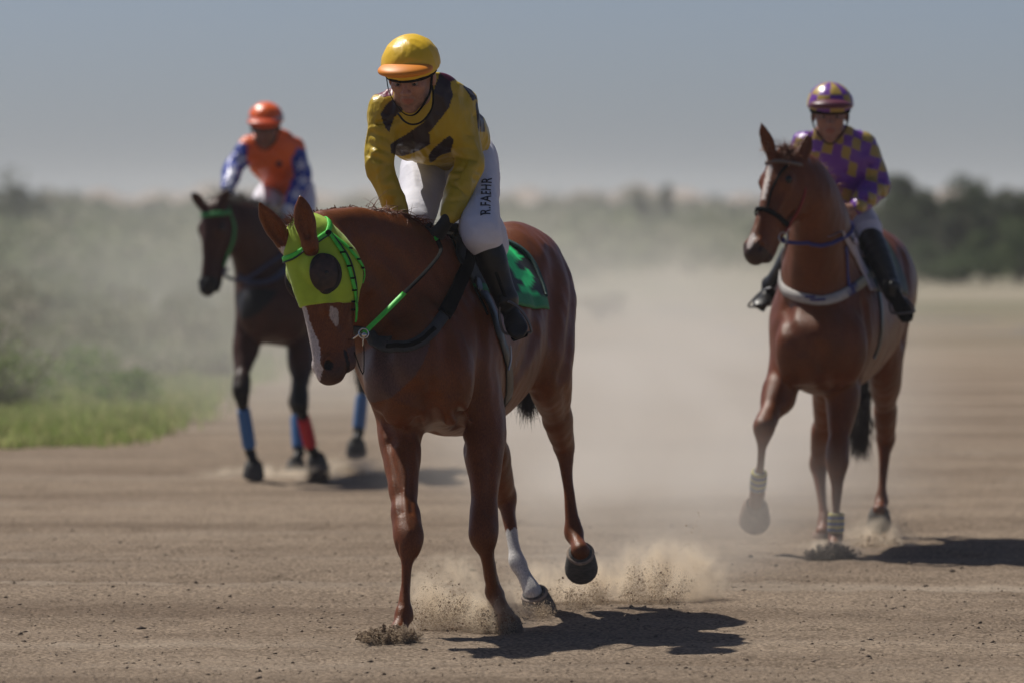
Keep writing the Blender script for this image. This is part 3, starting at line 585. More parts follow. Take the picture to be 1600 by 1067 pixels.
# ================================================================== the chestnut in the lime hood
D0 = 25.0
M = lambda x, y, d: P(x, y, D0+d)
LAT1 = unit((.974, -.225, 0)); FW1 = np.array((-.225, -.974, 0))
c1 = dict(h=.0065, lat=LAT1, nlat=(-.80, .60, 0),
 trunk=[(M(642, 590, -.36), .12, .13), (M(648, 578, -.26), .20, .23), (M(660, 562, -.05), .25, .30), (M(690, 550, .2), .275, .34), (M(712, 545, .48), .295, .355), (M(738, 532, .72), .30, .335),
        (M(762, 500, 1.0), .285, .30), (M(790, 472, 1.22), .27, .335), (M(812, 472, 1.42), .235, .31), (M(828, 490, 1.60), .15, .22)],
 withers=[(M(660, 430, -.0), .09, .13), (M(695, 425, .15), .09, .13), (M(725, 420, .45), .10, .13), (M(760, 420, .8), .10, .12)],
 neck=[(M(650, 500, .06), .20, .34), (M(618, 462, -.06), .175, .32), (M(584, 430, -.20), .14, .265), (M(548, 400, -.34), .105, .195), (M(512, 382, -.43), .085, .145), (M(486, 378, -.47), .07, .11)],
 bulges=[(M(615, 598, -.36), (.10, .09, .16), .08), (M(700, 600, -.30), (.10, .09, .16), .08), (M(745, 545, .08), (.07, .14, .18), .08)],
 legs=[((M(614, 560, -.15), M(622, 648, -.12), M(638, 850, -.52), M(631, 960, -.60), M(621, 988, -.66)), 'f'),
       ((M(740, 560, -.02), M(757, 655, .0), M(756, 843, -.20), M(772, 926, -.10), M(794, 968, -.14)), 'f'),
       ((M(770, 480, 1.25), M(742, 590, .95), M(789, 775, 1.40), M(808, 878, 1.28), M(834, 925, 1.22)), 'h'),
       ((M(848, 470, 1.22), M(855, 575, .98), M(880, 694, 1.36), M(897, 832, 1.30), M(907, 862, 1.20)), 'h')],
 es=1.15,
 carve=[([(676, 606), (678, 640), (678, 684)], D0-1.5, .030, .016, .035), ([(640, 618), (662, 628), (690, 626)], D0-1.5, .03, .006, .03), ([(714, 640), (716, 668), (724, 700)], D0-1.5, .022, .010, .025), ([(650, 655), (656, 675), (660, 695)], D0-1.5, .02, .008, .02),
  ([(598, 628), (604, 660), (612, 690)], D0-1.5, .022, .007, .03), ([(583, 470), (592, 505), (602, 545)], D0-1.5, .03, .010, .035), ([(744, 440), (752, 500), (754, 560), (742, 620)], D0-1.5, .035, .008, .04), ([(893, 395), (896, 450), (892, 520), (880, 585)], D0, .035, .011, .04),
  ([(560, 400), (600, 445), (640, 500)], D0-1.5, .04, .008, .05), ([(590, 385), (640, 425), (690, 470)], D0-1.5, .04, .007, .05), ([(690, 500), (700, 560), (700, 610)], D0-1.5, .035, .007, .04), ([(600, 560), (620, 600), (650, 610)], D0-1.5, .03, .007, .04), ([(620, 850), (622, 900), (626, 945)], D0-1.5, .008, .004, .01), ([(836, 470), (830, 520), (812, 560)], D0, .035, .006, .04),
  ([(866, 400), (868, 450), (862, 520)], D0, .04, .006, .05), ([(806, 592), (824, 560), (838, 520)], D0, .03, .010, .04), ([(882, 610), (886, 650)], D0, .02, .006, .02), ([(608, 690), (620, 750), (628, 800)], D0-1.5, .012, .005, .015), ([(640, 690), (642, 750), (644, 800)], D0-1.5, .010, .004, .012), ([(768, 700), (766, 750), (762, 800)], D0-1.5, .012, .005, .015),
  ([(618, 700), (634, 740), (630, 790), (640, 830)], D0-1.5, .005, .003, .006, True), ([(748, 690), (756, 730), (750, 780), (758, 820)], D0-1.5, .005, .003, .006, True), ([(660, 640), (640, 660), (630, 690)], D0-1.5, .005, .003, .006, True), ([(700, 560), (720, 600), (735, 660)], D0-1.5, .006, .003, .008, True)],
 head=(M(474, 352, -.55), M(516, 592, -.62), (-.88, -.48, 0)),
 ears=[(M(444, 378, -.58), M(406, 318, -.66), (-.35, -.83, 0)), (M(483, 374, -.665), M(469, 307, -.70), (-.15, -.95, 0))])
F1, fr1 = build_horse(c1)
B1 = A3(M(700, 960, .4)[0], D0+.4, 0)
horse1 = thing('racehorse', 'chestnut racehorse in a lime green hood, closest to the camera, with one white hind sock', 'horse', B1, 'racehorses on the dirt track')
CHEST = (.150, .040, .0078)
def coat1(v):
    O, A, Fd, Lt, sc = fr1; q = (v-O)/sc; s = q@A; f = q@Fd; l = q@Lt
    c = np.tile(np.array(CHEST), (len(v), 1)); near = (np.linalg.norm(v-(O+A*.3), axis=1) < .5) & (v[:, 2] < 1.6)
    w = waves(3, 7, 60)(v[:, 0], v[:, 1], v[:, 2])
    def mixin(mask, col): c[mask] = col
    # blaze down the front of the face, paler skin at the nostril rim
    bl = near & (s > .075) & (s < .60) & (f > .0) & (f < .12) & (np.abs(l+.004*w-.004) < np.interp(s, [0, .25, .4, .5, .56, .6], [.024, .018, .026, .044, .046, .012]))
    mixin(bl, (.50, .44, .43))
    sp = near & (np.hypot((s-.362)/.030, (f+.036+.1*(s-.362))/.018) < 1+.35*w) & (l < 0); mixin(sp, (.45, .36, .31))
    mz_ = near & (s > .5); t = np.clip((s-.5)/.08, 0, 1)[:, None]*.75; c = np.where((mz_ & ~bl)[:, None], c*(1-t)+np.array((.035, .022, .020))*t, c)
    no = near & (np.hypot(s-.550, f-.020) < .020) & (np.abs(l) < .075); c[no] = (.006, .004, .004); li = near & (s > .50) & (np.abs(f+.062+.1*(s-.5)) < .008); c[li] = (.010, .006, .005); lw = near & (s > .49) & (f < -.075); c[lw] = (.10, .050, .042)
    # white sock on the far hind leg
    fe = M(808, 878, 1.28); ho = M(789, 775, 1.40); ax_ = unit(fe-ho); tt = (v-ho)@ax_; rr = np.linalg.norm(v-ho-tt[:, None]*ax_, axis=1)
    mixin((tt > .165+.008*w) & (rr < .13) & (v[:, 0] > M(772, 900, 1.3)[0]) & (v[:, 0] < M(862, 900, 1.3)[0]) & (v[:, 1] > D0+.95), (.60, .57, .54))
    # paler pasterns
    return c
mCoat = mat('coat', attr=True, rough=.39, spec=.25, nvar=.16, nscale=9, bump=.0020, bscale=210, fine=.30)
body1 = fmesh(F1, 'body', mCoat, horse1, coat1)
mHoof = mat('hoof_horn', (.075, .068, .062), rough=.7, nvar=.3, nscale=40, bump=.001, bscale=90, stretch=(1, 1, 4))
mHoofB = mat('dusty_hoof', (.16, .10, .07), rough=.8, nvar=.3, nscale=40)
for co, n, t, m_ in [(M(621, 988, -.66), (0, .15, -1), FW1, mHoofB), (M(794, 968, -.14), (.12, .45, -.9), (-.1, -.9, -.4), mHoofB), (M(834, 925, 1.22), (.25, .55, -.80), (.25, -.7, -.6), mHoof), (M(907, 862, 1.20), (.05, .80, -.60), (0, -.62, -.80), mHoof)]:
    v, f = hoof(co, n, t, LAT1, 1.22 if m_ is mHoof else 1.1); hf_ = put('hoof', v, f, m_, horse1)
    if m_ is mHoof: coronet(co, n, t, 1.2, hf_)
# ------------------------------------------------------------------ main horse: hood, bridle, breastplate, saddle
HF = Field(.004); add_head(HF, fr1, grow=.0065, detail=False, k=.02)
for b, t, o in c1['ears']: HF.loft([(b-.04*unit(t-b), .030, .030), (b+.10*unit(t-b), .036, .034)], np.cross(unit(t-b), o), k=.008, op='s')
O1, A1, Fd1, Lt1, s1 = fr1
HF.plane(hp(fr1, .318, 0, 0), A1+.06*Fd1)
HF.fn(lambda G, X, Y, Z: G+.0008*waves(8, 8, 50, (1, 1, .4))(X, Y, Z)); HF.build()
mHood = mat('hood_fabric', (.36, .52, .03), rough=.55, spec=.3, nvar=.08, nscale=25, bump=.0006, bscale=600, sheen=.2)
hood = fmesh(HF, 'hood', mHood, horse1, smooth=1)
HP = Field(.005); add_head(HP, fr1, grow=.007, detail=False, k=.02); HP.build()
mNeon = mat('neon_webbing', (.07, .62, .06), rough=.5, nvar=.1, nscale=60, bump=.0005, bscale=900)
mNeonDk = mat('dark_webbing', (.02, .04, .03), rough=.6)
mCup = mat('black_mesh', (.016, .012, .011), rough=.75, nvar=.4, nscale=60)
def headpts(L): return np.array([hp(fr1, s, f, l) for s, f, l in L])
for e in (-1, 1):
    q, n_ = HP.project(hp(fr1, .205, .0, .10*e), .0); q, n_ = q[0], n_[0]
    u_ = unit(np.cross(n_, A1)); w_ = np.cross(n_, u_); V, Fc = [], []
    prof = [(.050, .003), (.056, .010), (.064, .013), (.073, .009), (.079, .001), (.076, -.004)]; N = 36
    for r, hgt in prof:
        for j in range(N): t = 2*math.pi*j/N; V.append((q+u_*math.cos(t)*r*.95+w_*math.sin(t)*r*1.08, hgt))
    base_ = np.array([a for a, _ in V]); hh = np.array([b for _, b in V]); pr, nn = HP.project(base_, 0.0); Vv = pr+nn*(hh[:, None]+.002)
    Fc = [[i*N+j, i*N+(j+1) % N, (i+1)*N+(j+1) % N, (i+1)*N+j] for i in range(len(prof)-1) for j in range(N)]
    put('eye_cup', Vv, Fc, mCup, hood)
    v, f = sphere(q-n_*.003, (.068, .077, .017), 28, (u_, w_, n_)); put('eye_mesh', v, f, mat('eye_mesh', (.030, .013, .008), rough=.4, nvar=.7, nscale=35), hood)
    v, f = sphere(q+n_*.000+A1*.0, .017, 16); put('eye', v, f, mEye, horse1)
bridle = None
def hstrap(name, L, w, th, m, parent, off=.001, n=8):
    v, f = fstrap(HP, headpts(L), w, th, off, n); return put(name, v, f, m, parent)
bridle = hstrap('bridle', [(.03, -.09, .07), (.02, -.06, .03), (.01, -.075, .0), (.025, -.075, -.05), (.05, -.055, -.085)], .024, .004, mNeon, horse1)
bridle['label'] = 'neon green bridle'
hstrap('browband', [(.05, -.05, -.09), (.085, .02, -.085), (.115, .075, -.045), (.12, .092, 0), (.115, .075, .05), (.08, .0, .085)], .021, .004, mNeon, bridle, .004)
hstrap('browband_edge', [(.062, -.05, -.09), (.097, .02, -.085), (.127, .075, -.045), (.132, .092, 0), (.127, .075, .05)], .006, .005, mNeonDk, bridle, .004)
hstrap('cheekpiece', [(.045, -.055, -.09), (.10, -.075, -.09), (.17, -.100, -.09), (.25, -.115, -.08), (.33, -.14, -.05), (.405, -.15, -.04)], .017, .004, mNeon, bridle, .004)
hstrap('cheekpiece_edge', [(.045, -.065, -.09), (.10, -.088, -.09), (.17, -.115, -.09), (.25, -.128, -.08), (.33, -.137, -.05)], .005, .005, mNeonDk, bridle, .004)
hstrap('throat_lash', [(.05, -.06, -.09), (.10, -.105, -.085), (.16, -.145, -.075), (.22, -.18, -.05), (.25, -.19, -.03)], .015, .004, mNeon, bridle, .004)
q, n_ = HP.project(hp(fr1, .055, -.05, -.09), .008); v, f = sphere(q[0], (.014, .014, .007), 14, (np.cross(n_[0], (0, 0, 1)), (0, 0, 1), n_[0])); put('rosette', v, f, mStrapBlk, bridle)
for s_, f_ in [(.14, -.088), (.19, -.106), (.235, -.114), (.28, -.12), (.33, -.126), (.36, -.127)]:
    q, n_ = HP.project(hp(fr1, s_, f_, -.08), .006); d_ = np.cross(n_[0], A1); v, f = strap(np.array([q[0]-d_*.012, q[0], q[0]+d_*.012]), np.tile(n_[0], (3, 1)), .008, .004); put('buckle', v, f, mStrapBlk, bridle)
for s_, f_ in [(.13, -.126), (.17, -.15), (.20, -.168)]:
    q, n_ = HP.project(hp(fr1, s_, f_, -.07), .006); d_ = np.cross(n_[0], A1); v, f = strap(np.array([q[0]-d_*.010, q[0], q[0]+d_*.010]), np.tile(n_[0], (3, 1)), .008, .004); put('buckle', v, f, mStrapBlk, bridle)
ring = P(568, 521, D0-.70); v, f = torus(ring, (.2, -.95, .1), .019, .0035); bt = put('bit_ring', v, f, mMetal, bridle)
v, f = sphere(ring+(.002, -.006, -.006), .011, 14); put('bit_joint', v, f, mMetal, bt)
v, f = tube([ring+(0, 0, -.012), ring+(-.002, .0, -.03), ring+(-.003, .002, -.05)], .003); put('bit_shank', v, f, mMetal, bt)
v, f = tube([ring+(-.012, .0, -.0), ring+(-.04, .02, -.02), ring+(-.06, .06, -.025)], .004); put('bit_bar', v, f, mMetal, bt)
v, f = tube([ring+(0, 0, -.02), ring+(.002, .01, -.09), ring+(-.004, .03, -.16), hp(fr1, .5, -.11, -.02)], .0022); put('bit_cord', v, f, mStrapBlk, bt)
# chin groove strap and second ring
# reins
HANDL, HANDR = P(672, 368, D0-.02), P(640, 366, D0+.02)
rp = [ring, P(600, 490, D0-.62), P(632, 458, D0-.55)]; rp2 = [P(632, 458, D0-.55), P(665, 425, D0-.42), P(688, 395, D0-.25), P(684, 376, D0-.06)]
def rein_strap(pts, w, m, nm, par):
    A = catmull(pts, 6); N = np.tile(unit((-.3, -1, .35)), (len(A), 1)); v, f = strap(A, N, w, .004); return put(nm, v, f, m, par)
rein = rein_strap(rp, .022, mNeon, 'rein', bridle); rein_strap(rp2, .018, mStrapBlk, 'rein_grip', rein)
A = catmull([P(684, 376, D0-.06), P(664, 362, D0+.0), P(648, 360, D0+.02)], 6); v, f = strap(A, np.tile((0, -1, .3), (len(A), 1)), .014, .004); put('rein_bridge', v, f, mNeon, rein)
# breastplate
bp = hit(F1, [(577, 522), (586, 533), (606, 541), (632, 541), (656, 533), (678, 514), (694, 492), (707, 468), (717, 445), (727, 422), (733, 400)], D0-1.2, .003)
mBreast = mat('breastplate_webbing', (.035, .037, .041), rough=.7, nvar=.25, nscale=40, bump=.0006, bscale=500)
v, f = fstrap(F1, bp, .050, .008, .002, 6); breast = put('breastplate', v, f, mBreast, horse1)
v, f = fstrap(F1, bp[2:6], .020, .012, .002, 6); put('breastplate_pad', v, f, mStrapBlk, breast)
v, f = fstrap(F1, bp[6:], .062, .016, .002, 6); put('breastplate_fleece', v, f, mStrapBlk, breast)
bpm = mirror_hit(F1, bp[4:], A3(M(690, 545, .2)), LAT1, .003)
v, f = fstrap(F1, bpm, .045, .008, .002, 6); put('breastplate_strap', v, f, mBreast, breast)
yk = hit(F1, [(705, 372), (712, 388), (722, 408), (738, 440), (752, 470), (762, 492)], D0-1, .003); v, f = fstrap(F1, yk, .012, .003, .002, 5); put('neck_strap', v, f, mStrapBlk, breast)
# saddle cloth: near side and far side over the back
CL = [[(706, 368), (740, 372), (772, 368), (795, 378)], [(712, 395), (748, 400), (790, 398), (826, 403)], [(728, 425), (765, 430), (808, 432), (843, 440)], [(752, 455), (785, 465), (822, 480), (856, 484)]]
near = [hit(F1, r, D0-.6, .004) for r in CL]; cmid = A3(M(712, 535, .48))
farr = [mirror_hit(F1, r, cmid, LAT1, .004) for r in near]
top = [(near[0]+farr[0])/2+np.array((0, 0, .05))]
mCloth = mat('saddle_cloth_fabric', attr=True, rough=.6, nvar=.1, nscale=40, bump=.0008, bscale=300)
GREEN = np.array((.015, .72, .20)); BLK = np.array((.010, .012, .014))
def clothcol(uv, v):
    px, py = proj(v); c = np.tile(BLK, (len(v), 1)); near_ = (v-cmid)@LAT1 > -.05
    g = inpoly(px, py, [(788, 388), (796, 386), (808, 394), (818, 404), (826, 420), (836, 440), (846, 466), (843, 470), (822, 466), (812, 452), (804, 432), (793, 410)])
    c[g & near_] = GREEN
    # black numeral 3 on the green panel
    for cx, cy, rx, ry in [(816, 413, 8, 9), (838, 446, 7, 12)]: 
        d = ((px-cx)*.85+(py-cy)*.3)**2/rx**2+((py-cy)*.85-(px-cx)*.3)**2/ry**2; c[(d < 1) & near_] = BLK
    c[inpoly(px, py, [(804, 432), (820, 442), (818, 447), (804, 440)])] = BLK
    t = uv[:, 1]; ed = (t > .955); c[ed] = np.array((.01, .22, .07)); return c
patch(F1, [farr[3], farr[2], farr[1], farr[0], top[0], near[0], near[1], near[2], near[3]], .004, .008, 'saddle_cloth', mCloth, horse1, clothcol, n=9, label='green and black saddle cloth with a black numeral')
e_ = hit(F1, [(775, 372), (795, 378), (828, 402), (846, 438), (853, 462)], D0-.6, .014); v, f = fstrap(F1, e_, .022, .008, .012, 6); put('cloth_edging', v, f, mat('edging', (.012, .05, .045), rough=.7, nvar=.5, nscale=150), horse1)
# saddle
SF = Field(.007); s0 = M(712, 372, .42); sdir = -FW1
SF.loft([(s0+sdir*-.12+(0, 0, .045), .03, .02), (s0+sdir*-.06+(0, 0, .04), .07, .02), (s0+sdir*.08+(0, 0, .015), .085, .018), (s0+sdir*.22+(0, 0, .02), .11, .02), (s0+sdir*.30+(0, 0, .05), .10, .014)], LAT1, k=.02)
for r in (near, farr):
    SF.loft([(r[0][1]+(0, 0, .02), .10, .014), (r[1][1], .11, .012), (r[2][1], .085, .010), (r[3][0], .06, .008)], FW1, k=.02)
SF.build(); saddle = fmesh(SF, 'saddle', mSaddle, horse1)
gp = hit(F1, [(752, 450), (775, 500), (789, 545), (796, 590), (792, 630)], D0-.6, .003); v, f = fstrap(F1, gp, .07, .005, .002, 5); put('girth', v, f, mSaddle, saddle)
g2 = hit(F1, [(797, 540), (798, 562), (794, 578)], D0-.6, .006); v, f = fstrap(F1, g2, .014, .004, .006, 5); put('girth_buckle', v, f, mat('pale_web', (.35, .40, .5), rough=.5), saddle)
# mane and tail
cr = catmull([M(480, 330, -.44), M(520, 320, -.38), M(560, 322, -.28), M(600, 335, -.15), M(640, 352, -.02), M(672, 368, .06)], 40); cr, cn = F1.project(cr, -.005)
rg = np.random.default_rng(4); ii = rg.integers(0, len(cr), 1500)
far_ = unit((-.8, .5, .25))
mHair = mat('mane_hair', (.14, .036, .010), rough=.5, nvar=.4, nscale=80)
rts = cr[ii]+rg.normal(size=(1500, 3))*.006
dr = cn[ii]*.02+far_*rg.uniform(.1, .8, (1500, 1))+rg.normal(size=(1500, 3))*.16+np.array((.55, .35, -.30))
ns_ = 500; i2 = rg.integers(int(len(cr)*.45), len(cr), ns_); rts = np.concatenate([rts, cr[i2]+rg.normal(size=(ns_, 3))*.008]); dr = np.concatenate([dr, cn[i2]*.25+np.array((.5, -.35, -.1))+rg.normal(size=(ns_, 3))*.35])
v, f = strands(rts, dr, (.04, .10), .0020, 5, droop=(-.2, .1, -1.8), curl=.10); put('mane', v, f, mHair, horse1)
nf = 180; v, f = strands(M(462, 352, -.56)+rg.normal(size=(nf, 3))*.012, np.array((-.3, -.5, .5))+rg.normal(size=(nf, 3))*.25, (.03, .07), .0018, 6, curl=.12); put('forelock', v, f, mHair, horse1)
nt_ = 1500; tr = M(824, 430, 1.66); a_ = rg.uniform(0, 1, nt_)
tl_ = catmull([M(822, 420, 1.64), M(826, 480, 1.78), M(822, 560, 1.74), M(818, 600, 1.70)], 50); k_ = (rg.uniform(0, .999, nt_)**.6*len(tl_)).astype(int)
v, f = strands(tl_[k_]+rg.normal(size=(nt_, 3))*.014, np.array((.15, .05, -1))+rg.normal(size=(nt_, 3))*.13, (.08, .19), .0024, 9, curl=.09); put('tail', v, f, mat('tail_hair', (.018, .008, .005), rough=.5, nvar=.3, nscale=60), horse1)
# ================================================================== riders
def hand(F, W, D, N, side, r=1.0, curl=(55, 75, 45), grow=0.0):
    """palm and five fingers from the wrist W; D toward the knuckles, N out of the palm, side +1/-1 = thumb side"""
    D = unit(D); N = unit(N-D*(N@D)); S = np.cross(D, N)*side
    F.loft([(W-D*.01, .027*r+grow, .020*r+grow), (W+D*.03, .034*r+grow, .018*r+grow), (W+D*.075, .041*r+grow, .015*r+grow), (W+D*.088, .038*r+grow, .012*r+grow)], S, k=.012)
    F.ell(W+D*.035+S*.022+N*.010, (D, S, N), np.array((.03, .016, .015))*r+grow, k=.012)
    for i, (o, L) in enumerate([(.030, .92), (.010, 1.0), (-.010, .95), (-.029, .78)]):
        p = W+D*(.085-.004*abs(i-1))+S*o*r; d = D.copy(); pts = [(p-D*.01, .0098*r+grow)]; rad = .0095*r+grow
        for ang, ln in zip(curl, (.042, .027, .020)):
            a = math.radians(ang+4*i); d = unit(d*math.cos(a)+np.cross(S*1.0, d)*math.sin(a)*(1 if (np.cross(S, D)@N) > 0 else -1))
            p = p+d*ln*L; pts.append((p, rad)); rad -= .0008
        F.chain(pts, k=.004, sub=2)
    t0 = W+D*.02+S*.026+N*.008; t1 = t0+D*.030+S*.020+N*.012; t2 = t1+D*.028-S*.006+N*.012; t3 = t2+D*.016-S*.014+N*.008
    F.chain([(t0, .014*r+grow), (t1, .0115*r+grow), (t2, .0100*r+grow), (t3, .0082*r+grow)], k=.008, sub=2)
def human_head(F, H, fw, up, s=1.0):
    fw = unit(fw); up = unit(np.asarray(up)-fw*(np.asarray(up)@fw)); rt = np.cross(fw, up); ax = (rt, fw, up)
    q = lambda r, f, u: H+s*(rt*r+fw*f+up*u)
    R = lambda *a: np.array(a)*s
    F.ell(q(0, -.005, .035), ax, R(.076, .096, .090), k=.02); F.ell(q(0, .026, -.035), ax, R(.058, .068, .078), k=.03)
    F.ell(q(0, .060, -.100), ax, R(.026, .022, .018), k=.025); F.ell(q(0, .084, .026), ax, R(.050, .014, .011), k=.014)
    for e in (-1, 1):
        F.ell(q(.040*e, .060, -.018), ax, R(.022, .022, .018), k=.02); F.ell(q(.046*e, .02, -.075), ax, R(.020, .035, .022), k=.03)
        F.ell(q(.031*e, .098, .003), ax, R(.016, .018, .011), k=.012, op='s'); F.ell(q(.078*e, -.008, -.008), (rt, fw, up), R(.010, .020, .031), k=.008)
        F.ell(q(.013*e, .100, -.031), ax, R(.009, .011, .008), k=.006)
        F.chain([(q(.018*e, .092, -.036), .004), (q(.032*e, .078, -.062), .004)], k=.012, op='s')
    for e in (-1, 1): F.ell(q(.031*e, .0885, .0105), ax, R(.0165, .0085, .0065), k=.004); F.ell(q(.031*e, .086, -.0095), ax, R(.0150, .0075, .0045), k=.004)
    F.chain([(q(0, .086, .018), .008), (q(0, .100, -.008), .009), (q(0, .112, -.026), .0115)], k=.010)
    F.chain([(q(-.023, .080, -.060), .004), (q(-.008, .092, -.055), .0062), (q(.008, .092, -.055), .0062), (q(.023, .080, -.060), .004)], k=.007)
    F.chain([(q(-.020, .078, -.064), .004), (q(0, .090, -.069), .0070), (q(.020, .078, -.064), .004)], k=.007)
    F.chain([(q(-.022, .086, -.0605), .0022), (q(0, .100, -.0605), .0025), (q(.022, .086, -.0605), .0022)], k=.004, op='s')
    return q, ax
def skin_col(v, q, ax, H, s, base=(.45, .24, .17), stub=.35):
    c = np.tile(np.array(base), (len(v), 1)); d = (v-H)/s; r, f, u = d@ax[0], d@ax[1], d@ax[2]; near = np.linalg.norm(d, axis=1) < .16
    lips = near & (np.abs(r) < .024) & (u < -.052) & (u > -.075) & (f > .075) & (np.abs(u+.062) < .013*(1-(r/.026)**2)+.001); c[lips] = np.array(base)*(.85, .62, .62)
    br = near & (f > .06) & (np.abs(u-.024+.004*np.abs(r)/.03) < .0055) & (np.abs(r) > .014) & (np.abs(r) < .052); c[br] = (.035, .018, .010)
    wt = (np.clip((-.030-u)/.035, 0, 1)*np.clip((f+.03)/.04, 0, 1)*near*~lips*stub*(.8+.25*waves(9, 5, 180)(v[:, 0], v[:, 1], v[:, 2])))[:, None]; c = c*(1-wt)+np.array((.07, .050, .038))*wt
    return c
mSkin = mat('skin', attr=True, rough=.5, spec=.35, nvar=.10, nscale=120, bump=.0006, bscale=500)
mBoot = mat('boot_leather', (.010, .009, .009), rough=.42, spec=.35, nvar=.2, nscale=30, bump=.0015, bscale=45)
mBreech = mat('white_breeches', (.66, .66, .74), rough=.75, nvar=.04, nscale=25, bump=.0035, bscale=22, sheen=.1)
def smooth_fold(seed, amp, sc, an=(1, 1, 1)):
    w = waves(seed, 9, sc, an); w2 = waves(seed+1, 9, sc*.45, an)
    def f(G, X, Y, Z): a = w(X+.02*w2(X, Y, Z), Y, Z); return G+amp*(1-np.minimum(np.abs(a)*1.1, 1))*(-1)+amp*.5*w2(X, Y, Z)
    return f
mEyeW = mat('eye_white', (.22, .19, .17), rough=.3)
def rider(root, J, c, h=.0045, hc=.005, glove=None, folds=.0075):
    """J: joint positions; c: colour functions and options.  Returns the fields."""
    G = {k: (np.asarray(v, float)) for k, v in J.items()}; up3 = np.array((0, 0, 1.))
    tl = unit(G['shL']-G['shR']); pl = unit(G['hipL']-G['hipR'])
    body = Field(h); pc = (G['hipL']+G['hipR'])/2; cc = G['chest']; nk = G['neck']; wa = G['waist']
    body.loft([(pc, .13, .09), (wa, .11, .08), (cc, .145, .09), (nk-unit(nk-cc)*.03, .11, .06)], tl, k=.03)
    H = G['head']; body.loft([(nk-unit(nk-cc)*.03, .06, .06), (lp(nk, H, .55), .052, .055), (H-unit(H-nk)*.0, .05, .05)], tl, k=.02)
    q, ax = human_head(body, H, J['fw'], J['up'], c.get('hs', 1.0))
    for s in 'LR':
        sh, el, wr, hip, kn, an, to = [G[k+s] for k in ('sh', 'el', 'wr', 'hip', 'kn', 'an', 'to')]
        body.loft([(sh, .045, .045), (lp(sh, el, .5), .040, .040), (el, .034, .034), (lp(el, wr, .3), .035, .034), (wr, .025, .021)], np.cross(unit(wr-sh), (0, 1, .2)), k=.02)
        body.loft([(hip, .075, .075), (lp(hip, kn, .5), .066, .066), (kn, .050, .050), (lp(kn, an, .2), .042, .042), (lp(kn, an, .8), .026, .026)], pl, k=.02)
        hand(body, wr, G['hd'+s], G['hn'+s], J['hs'+s], .95, curl=J.get('curl', (55, 75, 45)))
    body.build(); bo = fmesh(body, 'body', mSkin, root, lambda v: skin_col(v, q, ax, H, c.get('hs', 1.0), c.get('skin', (.36, .17, .11)), c.get('stub', .35)), smooth=1)
    hs = c.get('hs', 1.0)
    for e in (-1, 1): v, f = sphere(q(.031*e, .0805, .002), .0118*hs, 14); put('eye', v, f, mEyeW, root); v, f = sphere(q(.031*e-.001, .0875, .0005), .0062*hs, 12); put('iris', v, f, mEye, bpy.data.objects[root.children[-1].name] if False else root)
    # jacket
    SH = Field(hc); w0, w1 = c.get('tw', .165), c.get('td', .115)
    SH.loft([(lp(pc, wa, .55), w0*.86, w1*.90), (wa, w0*.93, w1), (cc, w0*1.08, w1*1.10), (lp(cc, nk, .7), w0*.92, w1*.85), (nk-unit(nk-cc)*.01, .085, .070), (nk+unit(H-nk)*.03, .062, .062)], tl, k=.03)
    for s in 'LR':
        sh, el, wr = G['sh'+s], G['el'+s], G['wr'+s]; r = c.get('sl', .058)
        SH.loft([(lp(sh, cc, .25), r*1.1, r*1.15), (sh, r*1.05, r*1.1), (lp(sh, el, .5), r*.98, r*1.0), (el, r*.95, r*.97), (lp(el, wr, .35), r*.92, r*.94), (lp(el, wr, .75), r*.80, r*.80), (lp(el, wr, .94), r*.66, r*.64)], np.cross(unit(wr-sh), (0, 1, .2)), k=.035)
        d = unit(wr-el)
        lat = unit(np.cross(d, tl)+.01); ux = unit(sh-el)
        for t_, am in ((.12, .008), (.26, .007), (.45, .006), (.66, .006), (-.10, .007), (-.28, .006), (-.5, .006), (-.75, .007)):
            cpt = lp(el, wr, t_) if t_ > 0 else lp(el, sh, -t_); a_ = unit(np.cross(ux if t_ < 0 else d, (0, 1, 0))+.35*d*(1 if int(t_*100) % 2 else -1))
            SH.loft([(cpt-a_*r*1.0-np.array((0, r*.75, 0)), .006, .006), (cpt-np.array((0, r*1.02, 0)), am, am), (cpt+a_*r*1.0-np.array((0, r*.6, 0)), .005, .005)], (0, 1, 0), k=.022, op='s')
    SH.fn(smooth_fold(c.get('seed', 1), folds, 26, (1, 1, .8))); SH.build(); jk = fmesh(SH, 'jacket', c['jmat'], root, c['jcol'], smooth=1)
    # breeches
    BR = Field(hc)
    BR.loft([(lp(pc, wa, .50), .115, .085), (pc, .150, .120), (pc-unit(wa-pc)*.06, .13, .11)], pl, k=.03)
    for s in 'LR':
        hip, kn, an = G['hip'+s], G['kn'+s], G['an'+s]; r = c.get('th', .088)
        BR.loft([(hip, r*1.12, r*1.15), (lp(hip, kn, .35), r*1.05, r*1.1), (lp(hip, kn, .7), r*.88, r*.92), (kn, r*.84, r*.86), (lp(kn, an, .12), r*.80, r*.82), (lp(kn, an, .22), r*.62, r*.62)], pl, k=.04)
    for pts, rr in c.get('cuffs', []): BR.loft([(p, a, b) for p, a, b in pts], pl, k=.03)
    BR.fn(smooth_fold(c.get('seed', 1)+20, folds*.7, 20)); BR.build(); br = fmesh(BR, 'breeches', c.get('bmat', mBreech), root, smooth=1)
